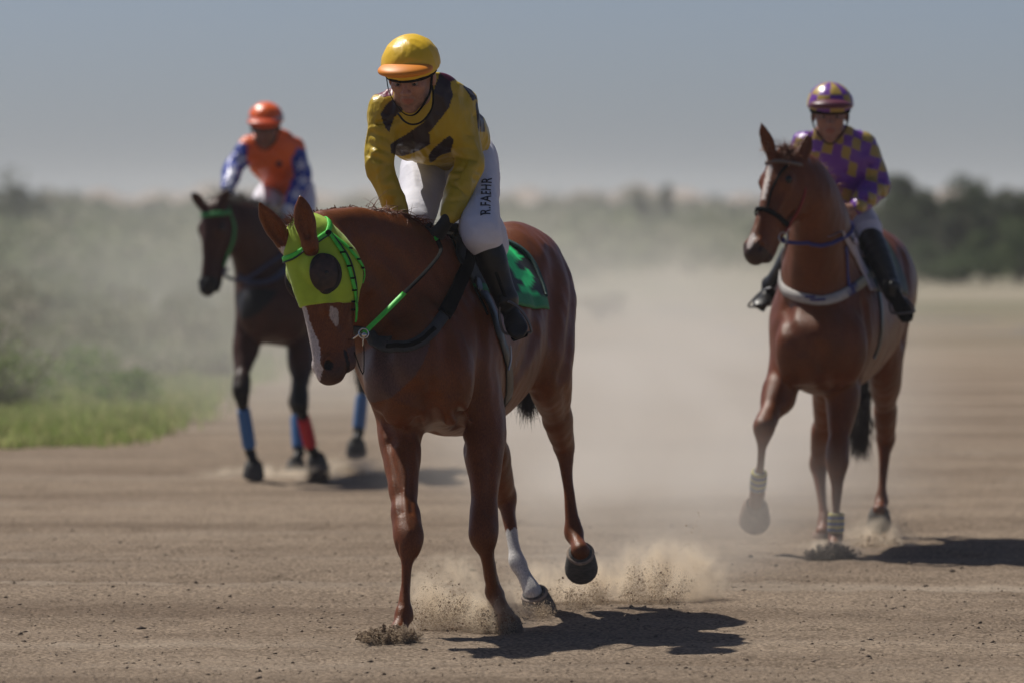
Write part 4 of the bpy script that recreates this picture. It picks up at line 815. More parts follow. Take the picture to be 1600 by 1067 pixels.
    for s in 'LR':
        kn, an, to = G['kn'+s], G['an'+s], G['to'+s]; BO = Field(hc)
        BO.loft([(lp(kn, an, c.get('boot_top', .12)), .060, .064), (lp(kn, an, .4), .062, .066), (lp(kn, an, .7), .052, .055), (an, .046, .050)], pl, k=.02)
        td = unit(to-an); hl = an-td*.045+unit(np.cross(td, pl))*0
        sd_ = unit(an-kn)
        BO.loft([(hl+sd_*.045, .034, .032), (an+sd_*.050+td*.04, .036, .030), (lp(an, to, .6)+sd_*.045, .043, .027), (to+sd_*.03, .042, .022), (to+td*.03+sd_*.03, .022, .014)], pl, k=.02)
        BO.ell(an+sd_*.02, (pl, td, sd_), (.036, .05, .04), k=.02)
        BO.fn(smooth_fold(40, .002, 40)); BO.build(); b = fmesh(BO, 'boot', mBoot, root, smooth=1)
        v, f = strap(catmull([hl+sd_*.078, an+sd_*.082+td*.04, lp(an, to, .6)+sd_*.074, to+sd_*.055+td*.01], 4), np.tile(-sd_, (13, 1))*-1, .07, .010); put('sole', v, f, mStrapBlk, b)
        # stirrup iron round the ball of the foot and its leather
        bl = lp(an, to, .62)+sd_*.05; tp = bl-sd_*.10; V = [bl+pl*.055+sd_*.035, bl+pl*.058-sd_*.01, bl+pl*.04-sd_*.07, tp, bl-pl*.04-sd_*.07, bl-pl*.058-sd_*.01, bl-pl*.055+sd_*.035, bl+sd_*.04, bl+pl*.055+sd_*.035]
        v, f = tube(V, .0055, 4); st = put('stirrup', v, f, mSteel, c['tack']); v, f = tube([tp, lp(tp, kn, .5)+pl*c.get('lo', .0), lp(tp, hip_pt(G, s), .45)], .007, 4); put('stirrup_leather', v, f, mStrapBlk, st)
    if glove:
        GL = Field(h)
        for s in 'LR':
            hand(GL, G['wr'+s], G['hd'+s], G['hn'+s], J['hs'+s], 1.05, curl=J.get('curl', (55, 75, 45)), grow=.0025)
            GL.loft([(lp(G['el'+s], G['wr'+s], .86), .034, .030), (G['wr'+s], .031, .026)], np.cross(unit(G['hd'+s]), G['hn'+s]), k=.01)
        GL.build(); fmesh(GL, 'glove', glove, root, smooth=1)
    # helmet
    HH = Field(.004 if hc < .006 else .006); R = lambda *a: np.array(a)*hs
    HH.ell(q(0, -.008, .045), ax, R(.106, .126, .104), k=.01)
    cp = q(0, .0, c.get('cut', .036)); HH.plane(cp, -(ax[2]+.12*ax[1])); HH.ell(q(0, -.004, .032), ax, R(.088, .108, .095), k=.004, op='s')
    HH.fn(smooth_fold(c.get('seed', 1)+5, .0022, 40)); HH.build(); he = fmesh(HH, 'helmet', c['hmat'], root, c.get('hcol'), smooth=1)
    PK = Field(.004 if hc < .006 else .006); PK.ell(q(0, .075, .052), (ax[0], ax[1]+.10*ax[2], ax[2]-.10*ax[1]), R(.100, .096, .030), k=.01); PK.ell(q(0, .070, .040), (ax[0], ax[1]+.10*ax[2], ax[2]-.10*ax[1]), R(.095, .090, .030), k=.004, op='s')
    PK.plane(q(0, .07, .036), -(ax[2]+.25*ax[1])*1.0) if False else None
    PK.plane(q(0, .035, .04), -ax[1]); PK.plane(q(0, .08, .036), -(ax[2]-.05*ax[1])); PK.build(); fmesh(PK, 'peak', c['pmat'], he, smooth=1)
    BN = Field(.004 if hc < .006 else .006); BN.ell(q(0, .000, .030), ax, R(.095, .113, .078), k=.01); BN.plane(q(0, 0, .05), ax[2]); BN.plane(q(0, 0, .012), -(ax[2]+.02*ax[1])); BN.build(); fmesh(BN, 'headband', mStrapBlk, he, smooth=1)
    A = [q(-.084, .03, .02), q(-.074, .045, -.045), q(-.035, .065, -.105), q(0, .065, -.125), q(.035, .065, -.105), q(.074, .045, -.045), q(.084, .03, .02)]
    v, f = strap(catmull(A, 5), np.array([unit(x-q(0, 0, 0)) for x in catmull(A, 5)]), .014, .003); put('chin_strap', v, f, c.get('smat', mStrapBlk), he)
    return dict(body=body, jacket=SH, breeches=BR, q=q, ax=ax, root=root, jk=jk, br=br, he=he, G=G)
def hip_pt(G, s): return G['hip'+s]-np.array((0, 0, .12))
# ------------------------------------------------------------------ main rider
rider1 = thing('person', 'jockey in gold and brown silks and yellow cap leaning over the lime hooded horse', 'jockey', A3(M(712, 372, .42)) - (0, 0, .3), 'mounted jockeys')
GOLD = np.array((.48, .33, .009)); BRN = np.array((.022, .010, .012)); BURG = np.array((.16, .010, .045))
mSilk1 = mat('gold_satin', attr=True, rough=.40, spec=.5, nvar=.10, nscale=8, bump=.014, bscale=15, stretch=(1, 1, .6))
PS = [[(688, 112), (704, 122), (708, 150), (703, 168), (690, 185), (672, 208), (673, 226), (655, 236), (628, 245), (612, 240), (612, 226), (640, 208), (662, 192), (676, 168), (678, 140)],
      [(703, 212), (709, 218), (706, 238), (690, 243), (672, 256), (670, 244), (684, 226)], [(618, 150), (630, 160), (630, 172), (615, 184), (610, 207), (602, 200), (594, 178), (602, 164)],
      [(722, 120), (736, 140), (745, 156), (738, 158), (724, 136)], [(743, 156), (756, 178), (758, 206), (750, 206), (746, 186)], [(763, 184), (774, 186), (774, 208), (764, 204)]]
def jcol1(v):
    px, py = proj(v); c = np.tile(GOLD, (len(v), 1)); G_ = J1
    sl = np.zeros(len(v), bool)
    w = waves(2, 6, 40)(v[:, 0], v[:, 1], v[:, 2])*1.2
    for p in PS: c[inpoly(px+w, py, p)] = BRN
    c[inpoly(px+w, py, [(578, 150), (590, 136), (606, 124), (612, 138), (612, 150), (598, 152), (588, 148)])] = BURG
    c[inpoly(px, py, [(684, 100), (706, 108), (720, 122), (704, 128), (690, 118)])] = BURG*.6
    return c
J1 = dict(head=M(643, 120, -.06), neck=M(664, 152, .10), chest=M(672, 196, .22), waist=M(702, 214, .45), hipL=M(738, 248, .62), hipR=M(668, 250, .66),
 shL=M(722, 164, .20), elL=M(732, 258, .16), wrL=M(700, 342, .0), shR=M(603, 170, .10), elR=M(592, 258, .06), wrR=M(626, 345, .05),
 knL=M(752, 350, .30), anL=M(793, 462, .52), toL=M(798, 500, .36), knR=M(648, 350, .22), anR=M(618, 465, .55), toR=M(612, 500, .40),
 hdL=(-.55, -.15, -.85), hnL=(-.75, .5, .2), hsL=1, hdR=(.55, -.1, -.85), hnR=(.75, .55, .2), hsR=-1, fw=(-.22, -.92, -.34), up=(-.08, -.3, .9), curl=(50, 70, 45))
pk1 = mat('amber_peak', (.75, .24, .012), rough=.5, spec=.4); cap1 = mat('golden_satin_cap', (.80, .50, .014), rough=.40, spec=.5, bump=.007, bscale=11, stretch=(1.6, .6, 1))
mGlove = mat('black_glove', (.009, .009, .011), rough=.6)
_h = hit(F1, [(752, 352), (790, 466), (800, 503)], D0-.9, .085)
for _k, _p in zip(('anL', 'toL'), _h[1:]): J1[_k] = _p
J1['toL'] = J1['toL']+np.array((.01, -.06, 0)); _h = hit(F1, [(758, 400)], D0-.9, .11)[0]; J1['knL'] = _h*.5+J1['knL']*.5; J1['knL'] = M(751, 360, _h[1]-D0)
R1 = rider(rider1, J1, dict(jmat=mSilk1, jcol=jcol1, hmat=cap1, pmat=pk1, tack=saddle, hs=1.12, tw=.175, td=.125, sl=.060, th=.092, seed=3, stub=.45, skin=(.42, .21, .14),
   cuffs=[([(M(744, 345, .28), .07, .07), (M(754, 362, .30), .092, .088), (M(764, 380, .32), .078, .075), (M(772, 395, .34), .048, .05)], 0)]), glove=mGlove)
# collar, neck cord
qq = R1['q']
v, f = tube([M(622, 178, -.14), M(632, 190, -.16), M(645, 195, -.17), M(660, 190, -.15), M(674, 172, -.08), M(677, 150, -.02), M(674, 128, .0)], .004, 5); put('neck_cord', v, f, mStrapBlk, rider1)
COLR = Field(.004); COLR.loft([(M(662, 158, .08), .074, .068), (M(655, 140, .04), .068, .064)], unit(J1['shL']-J1['shR']), k=.01); COLR.build(); 
# lettering on the thigh
def text_patch(s_, size, org, ex, ey, F, off, m, parent, name='lettering', shear=0.0, serif=True):
    cu = bpy.data.curves.new('txt', 'FONT'); cu.body = s_; cu.size = 1.0; cu.resolution_u = 3; cu.extrude = 0; cu.offset = .012; cu.shear = shear; cu.space_character = 1.12
    ob = bpy.data.objects.new('txt', cu); COL.objects.link(ob); bpy.context.view_layer.update()
    me = bpy.data.meshes.new_from_object(ob.evaluated_get(bpy.context.evaluated_depsgraph_get())); bm = bmesh.new(); bm.from_mesh(me)
    bmesh.ops.triangulate(bm, faces=bm.faces); bmesh.ops.subdivide_edges(bm, edges=bm.edges, cuts=2, use_grid_fill=True); bm.verts.ensure_lookup_table()
    V = np.array([x.co[:] for x in bm.verts]); Fc = [[x.index for x in f.verts] for f in bm.faces]; bm.free(); bpy.data.objects.remove(ob); bpy.data.curves.remove(cu)
    W = org+np.outer(V[:, 0]*size, ex)+np.outer(V[:, 1]*size, ey); pr, nn = F.project(W, off)
    return put(name, pr, Fc, m, parent, smooth=False)
mInk = mat('black_ink', (.012, .011, .02), rough=.7)
bfld = R1['breeches']; o_ = hit(bfld, [(766, 336), (770, 250)], D0-.5, .002)
text_patch('R.FAEHR', .086, o_[0], unit(o_[1]-o_[0]), unit((-.70, -.71, -.05)), bfld, .002, mInk, R1['br'], shear=.15)
# ================================================================== right horse and rider
DR = 30.9
Q = lambda x, y, d: P(x, y, DR+d)
LAT2 = unit((.985, -.17, 0)); FW2 = np.array((-.17, -.985, 0))
c2 = dict(h=.009, lat=LAT2, nlat=(-.96, .28, 0),
 trunk=[(Q(1278, 548, -.36), .12, .13), (Q(1280, 538, -.26), .20, .23), (Q(1283, 524, -.05), .26, .30), (Q(1297, 510, .2), .28, .34), (Q(1308, 502, .48), .295, .355), (Q(1322, 490, .72), .30, .335),
        (Q(1336, 468, 1.0), .285, .30), (Q(1350, 450, 1.22), .27, .325), (Q(1359, 450, 1.42), .245, .30), (Q(1366, 468, 1.6), .15, .22)],
 withers=[(Q(1285, 420, -.0), .09, .13), (Q(1302, 408, .15), .09, .13), (Q(1312, 402, .45), .10, .12), (Q(1328, 402, .8), .10, .12)],
 neck=[(Q(1284, 475, .02), .21, .34), (Q(1280, 425, -.10), .185, .30), (Q(1280, 375, -.22), .155, .26), (Q(1274, 325, -.36), .125, .20), (Q(1262, 285, -.46), .095, .155), (Q(1244, 264, -.50), .07, .11)],
 bulges=[(Q(1245, 548, -.36), (.10, .09, .16), .08), (Q(1322, 548, -.30), (.10, .09, .16), .08), (Q(1345, 505, .08), (.07, .14, .18), .08)],
 legs=[((Q(1232, 520, -.12), Q(1222, 605, -.22), Q(1194, 668, -.50), Q(1183, 768, -.34), Q(1180, 787, -.30)), 'f'),
       ((Q(1316, 525, -.02), Q(1318, 605, -.02), Q(1308, 726, -.18), Q(1306, 836, -.16), Q(1303, 853, -.22)), 'f'),
       ((Q(1330, 460, 1.22), Q(1300, 580, .95), Q(1279, 722, 1.38), Q(1288, 815, 1.22), Q(1285, 832, 1.16)), 'h'),
       ((Q(1380, 455, 1.22), Q(1382, 560, .98), Q(1384, 684, 1.42), Q(1377, 783, 1.34), Q(1374, 797, 1.26)), 'h')],
 carve=[([(1284, 545), (1287, 575), (1289, 606)], DR-1.5, .03, .014, .035), ([(1228, 480), (1236, 520), (1250, 545)], DR-1.5, .03, .007, .04), ([(1352, 480), (1356, 540), (1345, 590)], DR-1.5, .035, .009, .04), ([(1412, 400), (1420, 460), (1412, 530)], DR, .035, .010, .04), ([(1312, 600), (1308, 640), (1304, 690)], DR-1.5, .014, .006, .015), ([(1240, 590), (1228, 620)], DR-1.5, .02, .008, .02)], es=1.0,
 head=(Q(1232, 240, -.52), Q(1176, 404, -.74), (-.72, -.66, .1)),
 ears=[(Q(1207, 244, -.60), Q(1189, 193, -.62), (-.2, -.95, 0)), (Q(1250, 252, -.55), Q(1271, 200, -.52), (.3, -.9, 0))])
F2, fr2 = build_horse(c2)
horse2 = thing('racehorse', 'chestnut racehorse on the right lifting a foreleg, with a white nose patch and pale breastplate', 'horse', (Q(1320, 860, .4)[0], DR+.4, 0), 'racehorses on the dirt track')
def coat2(v):
    O, A, Fd, Lt, sc = fr2; q = (v-O)/sc; s = q@A; f = q@Fd; l = q@Lt; c = np.tile(np.array((.132, .034, .007)), (len(v), 1)); near = (np.linalg.norm(v-(O+A*.3), axis=1) < .5)
    c[near & (s > .12) & (s < .30) & (f > .02) & (f < .13) & (np.abs(l) < .020-.05*np.abs(s-.2))] = (.62, .55, .50)
    c[near & (np.hypot((s-.53)/.045, (l+.008)/.020) < 1) & (f > .02)] = (.50, .43, .40)
    m = near & (s > .54); c[m & ~(np.hypot((s-.53)/.045, (l+.008)/.020) < 1)] = (.05, .025, .018); return c
body2 = fmesh(F2, 'body', mCoat, horse2, coat2); eyes(fr2, horse2)
for co, n, t, m_ in [(Q(1180, 787, -.30), (-.02, .78, -.62), (0, -.62, -.78), mHoofB), (Q(1303, 853, -.22), (0, .1, -1), FW2, mHoofB), (Q(1285, 832, 1.16), (0, .2, -1), FW2, mHoofB), (Q(1374, 797, 1.26), (.0, .6, -.8), (0, -.8, -.6), mHoof)]:
    v, f = hoof(co, n, t, LAT2, 1.35 if co[0] < 1.22 else 1.12); put('hoof', v, f, m_, horse2)
def band(F, a, b, r, m, nm, par, stripes=None):
    G_ = Field(.006); G_.loft([(lp(a, b, -.02), r, r*1.12), (lp(a, b, .5), r*1.05, r*1.18), (lp(a, b, 1.02), r*1.02, r*1.15)], LAT2, k=.004); G_.plane(a, -unit(b-a)); G_.plane(b, unit(b-a)); G_.build(); return fmesh(G_, nm, m, par, stripes, smooth=1)
def bandcol(a, b):
    def f(v): t = ((v-a)@unit(b-a))/np.linalg.norm(b-a); c = np.tile(np.array((.05, .08, .18)), (len(v), 1)); c[np.mod(t*3.2, 1) < .45] = (.34, .30, .09); return c
    return f
mWrap = mat('leg_wrap', attr=True, rough=.8, nvar=.15, nscale=60)
for (k0, f0) in ((Q(1194, 668, -.50), Q(1183, 768, -.34)), (Q(1308, 726, -.18), Q(1306, 836, -.16))):
    a, b = lp(k0, f0, .68), lp(k0, f0, .96); band(F2, a, b, .040, mWrap, 'leg_wrap', horse2, bandcol(a, b))
HP2 = Field(.006); add_head(HP2, fr2, grow=.004, detail=False, k=.02); HP2.build()
mTan = mat('tan_strap', (.16, .12, .10), rough=.6); mRed = mat('red_strap', (.22, .010, .012), rough=.55); mBlueS = mat('blue_strap', (.035, .03, .16), rough=.6)
def hs2(nm, L, w, th, m, par, HPx=HP2, fr=fr2, off=.001, n=6):
    A = catmull(np.array([hp(fr, *x) for x in L]), n); A, N = HPx.project(A, off); v, f = strap(A, N, w, th); return put(nm, v, f, m, par)
br2 = hs2('bridle', [(.04, -.07, .075), (.02, -.05, .04), (.015, -.05, 0), (.02, -.05, -.04), (.05, -.06, -.08)], .02, .004, mTan, horse2)
hs2('browband', [(.05, -.05, -.09), (.075, .02, -.085), (.095, .08, -.04), (.10, .095, 0), (.095, .08, .04), (.075, .02, .085)], .018, .006, mTan, br2)
hs2('cheekpiece', [(.05, -.055, -.09), (.13, -.085, -.10), (.22, -.10, -.09), (.32, -.11, -.06), (.41, -.11, -.045)], .014, .006, mRed, br2)
hs2('cheekpiece', [(.06, .02, -.09), (.14, .07, -.075), (.24, .075, -.055), (.34, .06, -.05)], .012, .005, mStrapBlk, br2)
hs2('noseband', [(.36, -.10, -.05), (.36, -.03, -.07), (.355, .04, -.045), (.355, .06, 0), (.355, .04, .045), (.36, -.03, .07)], .026, .007, mStrapBlk, br2)
hs2('throat_lash', [(.05, -.06, -.09), (.13, -.13, -.08), (.20, -.18, -.04)], .013, .005, mRed, br2)
rg2 = HP2.project(hp(fr2, .43, -.11, -.05), .012)[0][0]; v, f = torus(rg2, (.5, -.8, .1), .026, .0035); put('bit_ring', v, f, mMetal, br2)
A = catmull([rg2, Q(1225, 378, -.62), Q(1262, 380, -.50), Q(1295, 368, -.30), Q(1318, 345, -.02), Q(1322, 335, .10)], 5); A = outside(F2, A, .01); v, f = strap(A, np.tile(unit((0, -1, .2)), (len(A), 1)), .020, .004); put('rein', v, f, mBlueS, br2)
b2 = hit(F2, [(1214, 425), (1222, 448), (1236, 460), (1258, 467), (1285, 470), (1310, 464), (1332, 452), (1352, 438), (1368, 424)], DR-1.4, .003)
mPale = mat('pale_webbing', attr=True, rough=.7, nvar=.12, nscale=40)
v, f = fstrap(F2, b2, .052, .010, .002, 6); px_, py_ = proj(v); cc_ = np.tile(np.array((.40, .38, .36)), (len(v), 1)); cc_[(px_ > 1332)] = (.30, .28, .20); cc_[np.abs(px_-1333) < 6] = (.03, .03, .14); bs2 = put('breastplate', v, f, mPale, horse2, cc_)
o2 = hit(F2, [(1268, 468), (1300, 468)], DR-1.4, .012)
lg = [[(1258, 464), (1274, 464), (1274, 467), (1258, 467)], [(1266, 469), (1290, 468), (1290, 470.5), (1266, 471)], [(1272, 463), (1288, 463), (1284, 467), (1276, 467)]]
for p in lg[:2]:
    a_ = hit(F2, [p[0], ((p[0][0]+p[1][0])/2, (p[0][1]+p[1][1])/2+.5), p[1]], DR-1.4, .015); v, f = fstrap(F2, a_, .011, .001, .0145, 5); put('breastplate_mark', v, f, mBlueS, bs2)
nk2 = hit(F2, [(1322, 385), (1324, 410), (1326, 440), (1327, 458)], DR-1.2, .003); v, f = fstrap(F2, nk2, .028, .005, .002, 5); put('neck_strap', v, f, mBlueS, bs2)
cm2 = A3(Q(1308, 502, .48))
CL2 = [[(1318, 372), (1340, 368), (1362, 366), (1378, 370)], [(1330, 396), (1352, 392), (1378, 390), (1396, 396)], [(1345, 425), (1365, 425), (1390, 425), (1410, 428)], [(1360, 455), (1378, 458), (1400, 460), (1418, 462)]]
n2 = [hit(F2, r, DR-.6, .004) for r in CL2]; f2_ = [mirror_hit(F2, r, cm2, LAT2, .004) for r in n2]; t2 = [(n2[0]+f2_[0])/2+np.array((0, 0, .04))]
def cc2(uv, v): c = np.tile(np.array((.012, .03, .025)), (len(v), 1)); c[uv[:, 0] < .14] = (.42, .38, .42); return c
patch(F2, [f2_[3], f2_[2], f2_[1], f2_[0], t2[0], n2[0], n2[1], n2[2], n2[3]], .004, .008, 'saddle_cloth', mCloth, horse2, cc2, n=6)
SF = Field(.009); s0 = Q(1316, 372, .45); sdir = -FW2
SF.loft([(s0+sdir*-.12+(0, 0, .045), .03, .02), (s0+sdir*-.06+(0, 0, .04), .07, .02), (s0+sdir*.08+(0, 0, .015), .085, .018), (s0+sdir*.22+(0, 0, .02), .11, .02), (s0+sdir*.30+(0, 0, .05), .10, .014)], LAT2, k=.02)
for r in (n2, f2_): SF.loft([(r[0][1]+(0, 0, .02), .10, .014), (r[1][1], .11, .012), (r[2][1], .085, .012)], FW2, k=.02)
SF.build(); saddle2 = fmesh(SF, 'saddle', mSaddle, horse2, smooth=1)
gp = hit(F2, [(1366, 425), (1374, 460), (1378, 500), (1376, 530), (1366, 560)], DR-.6, .003); v, f = fstrap(F2, gp, .06, .005, .002, 5); put('girth', v, f, mSaddle, saddle2)
ps = hit(F2, [(1334, 374), (1350, 398), (1366, 425), (1376, 452)], DR-.8, .016); v, f = fstrap(F2, ps, .035, .005, .016, 5); put('cloth_edging', v, f, mat('lilac_edging', (.42, .38, .48), rough=.7), horse2)
cr = catmull([Q(1240, 246, -.44), Q(1262, 262, -.36), Q(1284, 300, -.22), Q(1296, 345, -.06), Q(1302, 375, .06)], 40); cr, cn = F2.project(cr, -.004); ii = RNG.integers(0, len(cr), 700)
v, f = strands(cr[ii]+RNG.normal(size=(700, 3))*.008, cn[ii]*.5+np.array((.3, .1, .1))+RNG.normal(size=(700, 3))*.3, (.05, .11), .003, 5, curl=.1); put('mane', v, f, mHair, horse2)
v, f = strands(Q(1228, 238, -.56)+RNG.normal(size=(160, 3))*.016, np.array((-.1, -.6, .3))+RNG.normal(size=(160, 3))*.3, (.06, .12), .0025, 6, curl=.12); put('forelock', v, f, mHair, horse2)
v, f = strands(Q(1203, 232, -.60)+RNG.normal(size=(60, 3))*.010, np.array((-.9, -.2, .3))+RNG.normal(size=(60, 3))*.25, (.03, .06), .0018, 6, curl=.1); put('ear_tuft', v, f, mat('pale_hair', (.35, .16, .07), rough=.6), horse2)
tl_ = catmull([Q(1364, 400, 1.64), Q(1362, 470, 1.78), Q(1352, 560, 1.72), Q(1347, 640, 1.62), Q(1344, 670, 1.6)], 50); k_ = (RNG.uniform(0, .999, 1400)**.6*len(tl_)).astype(int)
v, f = strands(tl_[k_]+RNG.normal(size=(1400, 3))*(.022, .02, .02), np.array((-.05, .05, -1))+RNG.normal(size=(1400, 3))*.12, (.10, .20), .003, 9, curl=.09); put('tail', v, f, bpy.data.materials['tail_hair'], horse2)
rider2 = thing('person', 'jockey in purple and gold checked silks and checked cap riding the right horse', 'jockey', A3(Q(1316, 372, .45))-(0, 0, .3), 'mounted jockeys')
PUR = np.array((.15, .035, .30)); GLD = np.array((.36, .25, .05))
def jcol2(v):
    px, py = proj(v); wz = waves(44, 5, 9)(v[:, 0], v[:, 1], v[:, 2]); px = px+9*wz; py = py+7.0*waves(45, 5, 9)(v[:, 0], v[:, 1], v[:, 2]); u = (px-1240)*.95+(py-200)*.25; w = (py-200)*.95-(px-1240)*.22; a = np.floor(u/19).astype(int)+np.floor(w/16).astype(int)
    hs_ = np.mod(np.sin(np.floor(u/19)*12.9+np.floor(w/16)*78.2)*43758.5, 1); return np.where(((a % 2 == 0) | (hs_ < .22))[:, None], PUR, GLD)
def hcol2(v):
    d = v-J2['head']; fw = unit(J2['fw']); up = unit(np.array(J2['up'])-fw*(np.array(J2['up'])@fw)); rt = np.cross(fw, up)
    az = np.arctan2(d@rt, d@fw); el = (d@up); a = np.floor(az/.62).astype(int)+np.floor((el+.02)/.065).astype(int); return np.where((a % 2 == 0)[:, None], PUR, GLD*1.2)
J2 = dict(head=Q(1297, 180, .22), neck=Q(1302, 222, .34), chest=Q(1308, 262, .42), waist=Q(1316, 312, .56), hipL=Q(1340, 345, .60), hipR=Q(1292, 348, .64),
 shL=Q(1348, 226, .38), elL=Q(1372, 290, .38), wrL=Q(1338, 324, .14), shR=Q(1258, 226, .42), elR=Q(1244, 290, .38), wrR=Q(1282, 335, .12),
 knL=Q(1352, 360, .26), anL=Q(1392, 455, .5), toL=Q(1406, 488, .4), knR=Q(1262, 366, .28), anR=Q(1206, 448, .5), toR=Q(1194, 468, .34),
 hdL=(-.85, -.35, -.25), hnL=(-.3, .7, -.6), hsL=1, hdR=(.75, -.5, -.3), hnR=(.2, .7, -.6), hsR=-1, fw=(-.04, -.99, -.12), up=(0, -.1, 1), curl=(60, 75, 45))
_h = hit(F2, [(1366, 372), (1394, 452), (1408, 484)], DR-.9, .09); J2['anL'] = _h[1]; J2['toL'] = _h[2]+np.array((.01, -.05, 0)); J2['knL'] = Q(1354, 356, _h[0][1]-DR-.02)
mSilk2 = mat('checked_satin', attr=True, rough=.36, spec=.5, bump=.010, bscale=13)
R2 = rider(rider2, J2, dict(jmat=mSilk2, jcol=jcol2, hmat=mat('checked_cap', attr=True, rough=.35, spec=.5), hcol=hcol2, pmat=mat('plum_peak', (.10, .018, .04), rough=.4), tack=saddle2, hs=1.10, tw=.16, td=.115, sl=.062, th=.085, seed=13, stub=.15, skin=(.33, .17, .12), bmat=mBreech), h=.006, hc=.006)
v, f = tube([lp(J2['knL'], J2['anL'], .10), lp(J2['knL'], J2['anL'], .17)], .063, 2, 20); put('boot_cuff', v, f, mat('plum_cuff', (.10, .015, .04), rough=.5), rider2)
# ================================================================== left horse and rider
DL = 39.3
W = lambda x, y, d: P(x, y, DL+d)
def mp3(x, y, d, X0=428, dy=-8): s = 246/387*(25+d)/25*(39.3/(39.3+d)); return W(X0+(x-655)*246/387*1.0, 330+(y-330)*246/387+dy, d)
c3 = dict(h=.011, lat=LAT1, nlat=(-.86, .5, 0),
 trunk=[(mp3(642, 590, -.36), .12, .13), (mp3(648, 578, -.26), .20, .22), (mp3(660, 562, -.05), .25, .29), (mp3(690, 550, .2), .275, .33), (mp3(712, 545, .48), .29, .34), (mp3(738, 532, .72), .29, .32),
        (mp3(762, 505, 1.0), .28, .29), (mp3(790, 482, 1.22), .27, .31), (mp3(812, 482, 1.42), .235, .29), (mp3(828, 495, 1.60), .15, .22)],
 withers=[(mp3(660, 435, -.0), .09, .13), (mp3(695, 430, .15), .09, .12), (mp3(725, 430, .45), .10, .12), (mp3(760, 430, .8), .10, .11)],
 neck=[(W(432, 438, .06), .20, .33), (W(416, 408, -.06), .175, .29), (W(398, 380, -.20), .14, .24), (W(378, 356, -.34), .105, .18), (W(358, 342, -.43), .085, .135), (W(345, 336, -.47), .07, .11)],
 bulges=[(mp3(615, 598, -.36), (.10, .09, .15), .08), (mp3(700, 600, -.30), (.10, .09, .15), .08)],
 legs=[((W(392, 468, -.15), W(385, 530, -.18), W(376, 612, -.45), W(391, 706, -.34), W(397, 722, -.38)), 'f'),
       ((W(470, 468, -.02), W(470, 545, -.04), W(469, 632, -.30), W(486, 700, -.08), W(494, 711, -.04)), 'f'),
       ((W(505, 425, 1.22), W(485, 530, .95), W(462, 628, 1.38), W(467, 706, 1.25), W(463, 718, 1.18)), 'h'),
       ((W(552, 425, 1.22), W(560, 505, .98), W(568, 595, 1.42), W(560, 676, 1.34), W(557, 688, 1.28)), 'h')],
 head=(W(338, 318, -.50), W(322, 458, -.62), (-.62, -.78, 0)), es=1.0,
 ears=[(W(316, 322, -.55), W(299, 298, -.60), (-.2, -.95, 0)), (W(346, 320, -.55), W(356, 297, -.56), (.2, -.95, 0))])
F3, fr3 = build_horse(c3)
horse3 = thing('racehorse', 'dark bay racehorse on the left with black lower legs and blue and red leg wraps', 'horse', (W(460, 740, .4)[0], DL+.4, 0), 'racehorses on the dirt track')
def coat3(v):
    c = np.tile(np.array((.046, .014, .008)), (len(v), 1)); t = np.clip((.80-v[:, 2])/.25, 0, 1)[:, None]; c = c*(1-t)+np.array((.009, .007, .007))*t
    q = (v-fr3[0])/fr3[4]; m = (np.linalg.norm(v-(fr3[0]+fr3[1]*.3), axis=1) < .5) & (q@fr3[1] > .5); c[m] = (.010, .008, .008); return c
fmesh(F3, 'body', mat('bay_coat', attr=True, rough=.5, spec=.2, nvar=.15, nscale=9), horse3, coat3); eyes(fr3, horse3)
mHoofD = mat('dark_hoof', (.05, .047, .045), rough=.7, nvar=.25, nscale=40)
for co, n, t in [(W(397, 722, -.38), (-.1, .35, -.93), (.15, -.93, -.35)), (W(494, 711, -.04), (.1, .5, -.85), (.1, -.85, -.5)), (W(463, 718, 1.18), (0, .3, -.95), FW1), (W(557, 688, 1.28), (0, .4, -.9), (0, -.9, -.4))]:
    v, f = hoof(co, n, t, LAT1, 1.2); put('hoof', v, f, mHoofD, horse3)
mWB = mat('blue_wrap', (.05, .15, .36), rough=.8); mWR = mat('red_wrap', (.50, .02, .03), rough=.8)
for L_, m in ((0, mWB), (1, mWR), (2, mWB), (3, mWB)):
    k0, f0 = c3['legs'][L_][0][2:4]; band(F3, lp(k0, f0, .28), lp(k0, f0, .92), .041, m, 'leg_wrap', horse3)
HP3 = Field(.008); add_head(HP3, fr3, grow=.004, detail=False, k=.02); HP3.build(); mGr = mat('green_strap', (.05, .28, .08), rough=.6)
b3 = hs2('bridle', [(.04, -.07, .075), (.02, -.05, .04), (.015, -.05, 0), (.02, -.05, -.04), (.05, -.06, -.08)], .03, .006, mGr, horse3, HP3, fr3)
hs2('browband', [(.05, -.05, -.09), (.075, .02, -.085), (.095, .08, -.04), (.10, .095, 0), (.095, .08, .04), (.075, .02, .085)], .03, .006, mGr, b3, HP3, fr3)
hs2('cheekpiece', [(.05, -.055, -.09), (.13, -.085, -.10), (.22, -.09, -.09), (.32, -.09, -.06), (.41, -.09, -.05)], .024, .006, mGr, b3, HP3, fr3)
A = catmull([hp(fr3, .42, -.09, -.08), W(350, 430, -.6), W(375, 438, -.5), W(410, 420, -.35), W(440, 385, -.1), W(450, 340, .05)], 5); A = outside(F3, A, .012); v, f = strap(A, np.tile(unit((0, -1, .2)), (len(A), 1)), .022, .004); put('rein', v, f, mat('slate_rein', (.04, .045, .09), rough=.6), b3)
bp3 = hit(F3, [(372, 430), (385, 440), (405, 442), (428, 436), (448, 420), (462, 400)], DL-1.4, .003); v, f = fstrap(F3, bp3, .04, .008, .002, 5); put('breastplate', v, f, bpy.data.materials['slate_rein'], horse3)
s0 = W(468, 352, .45); SF = Field(.011); sdir = -FW1
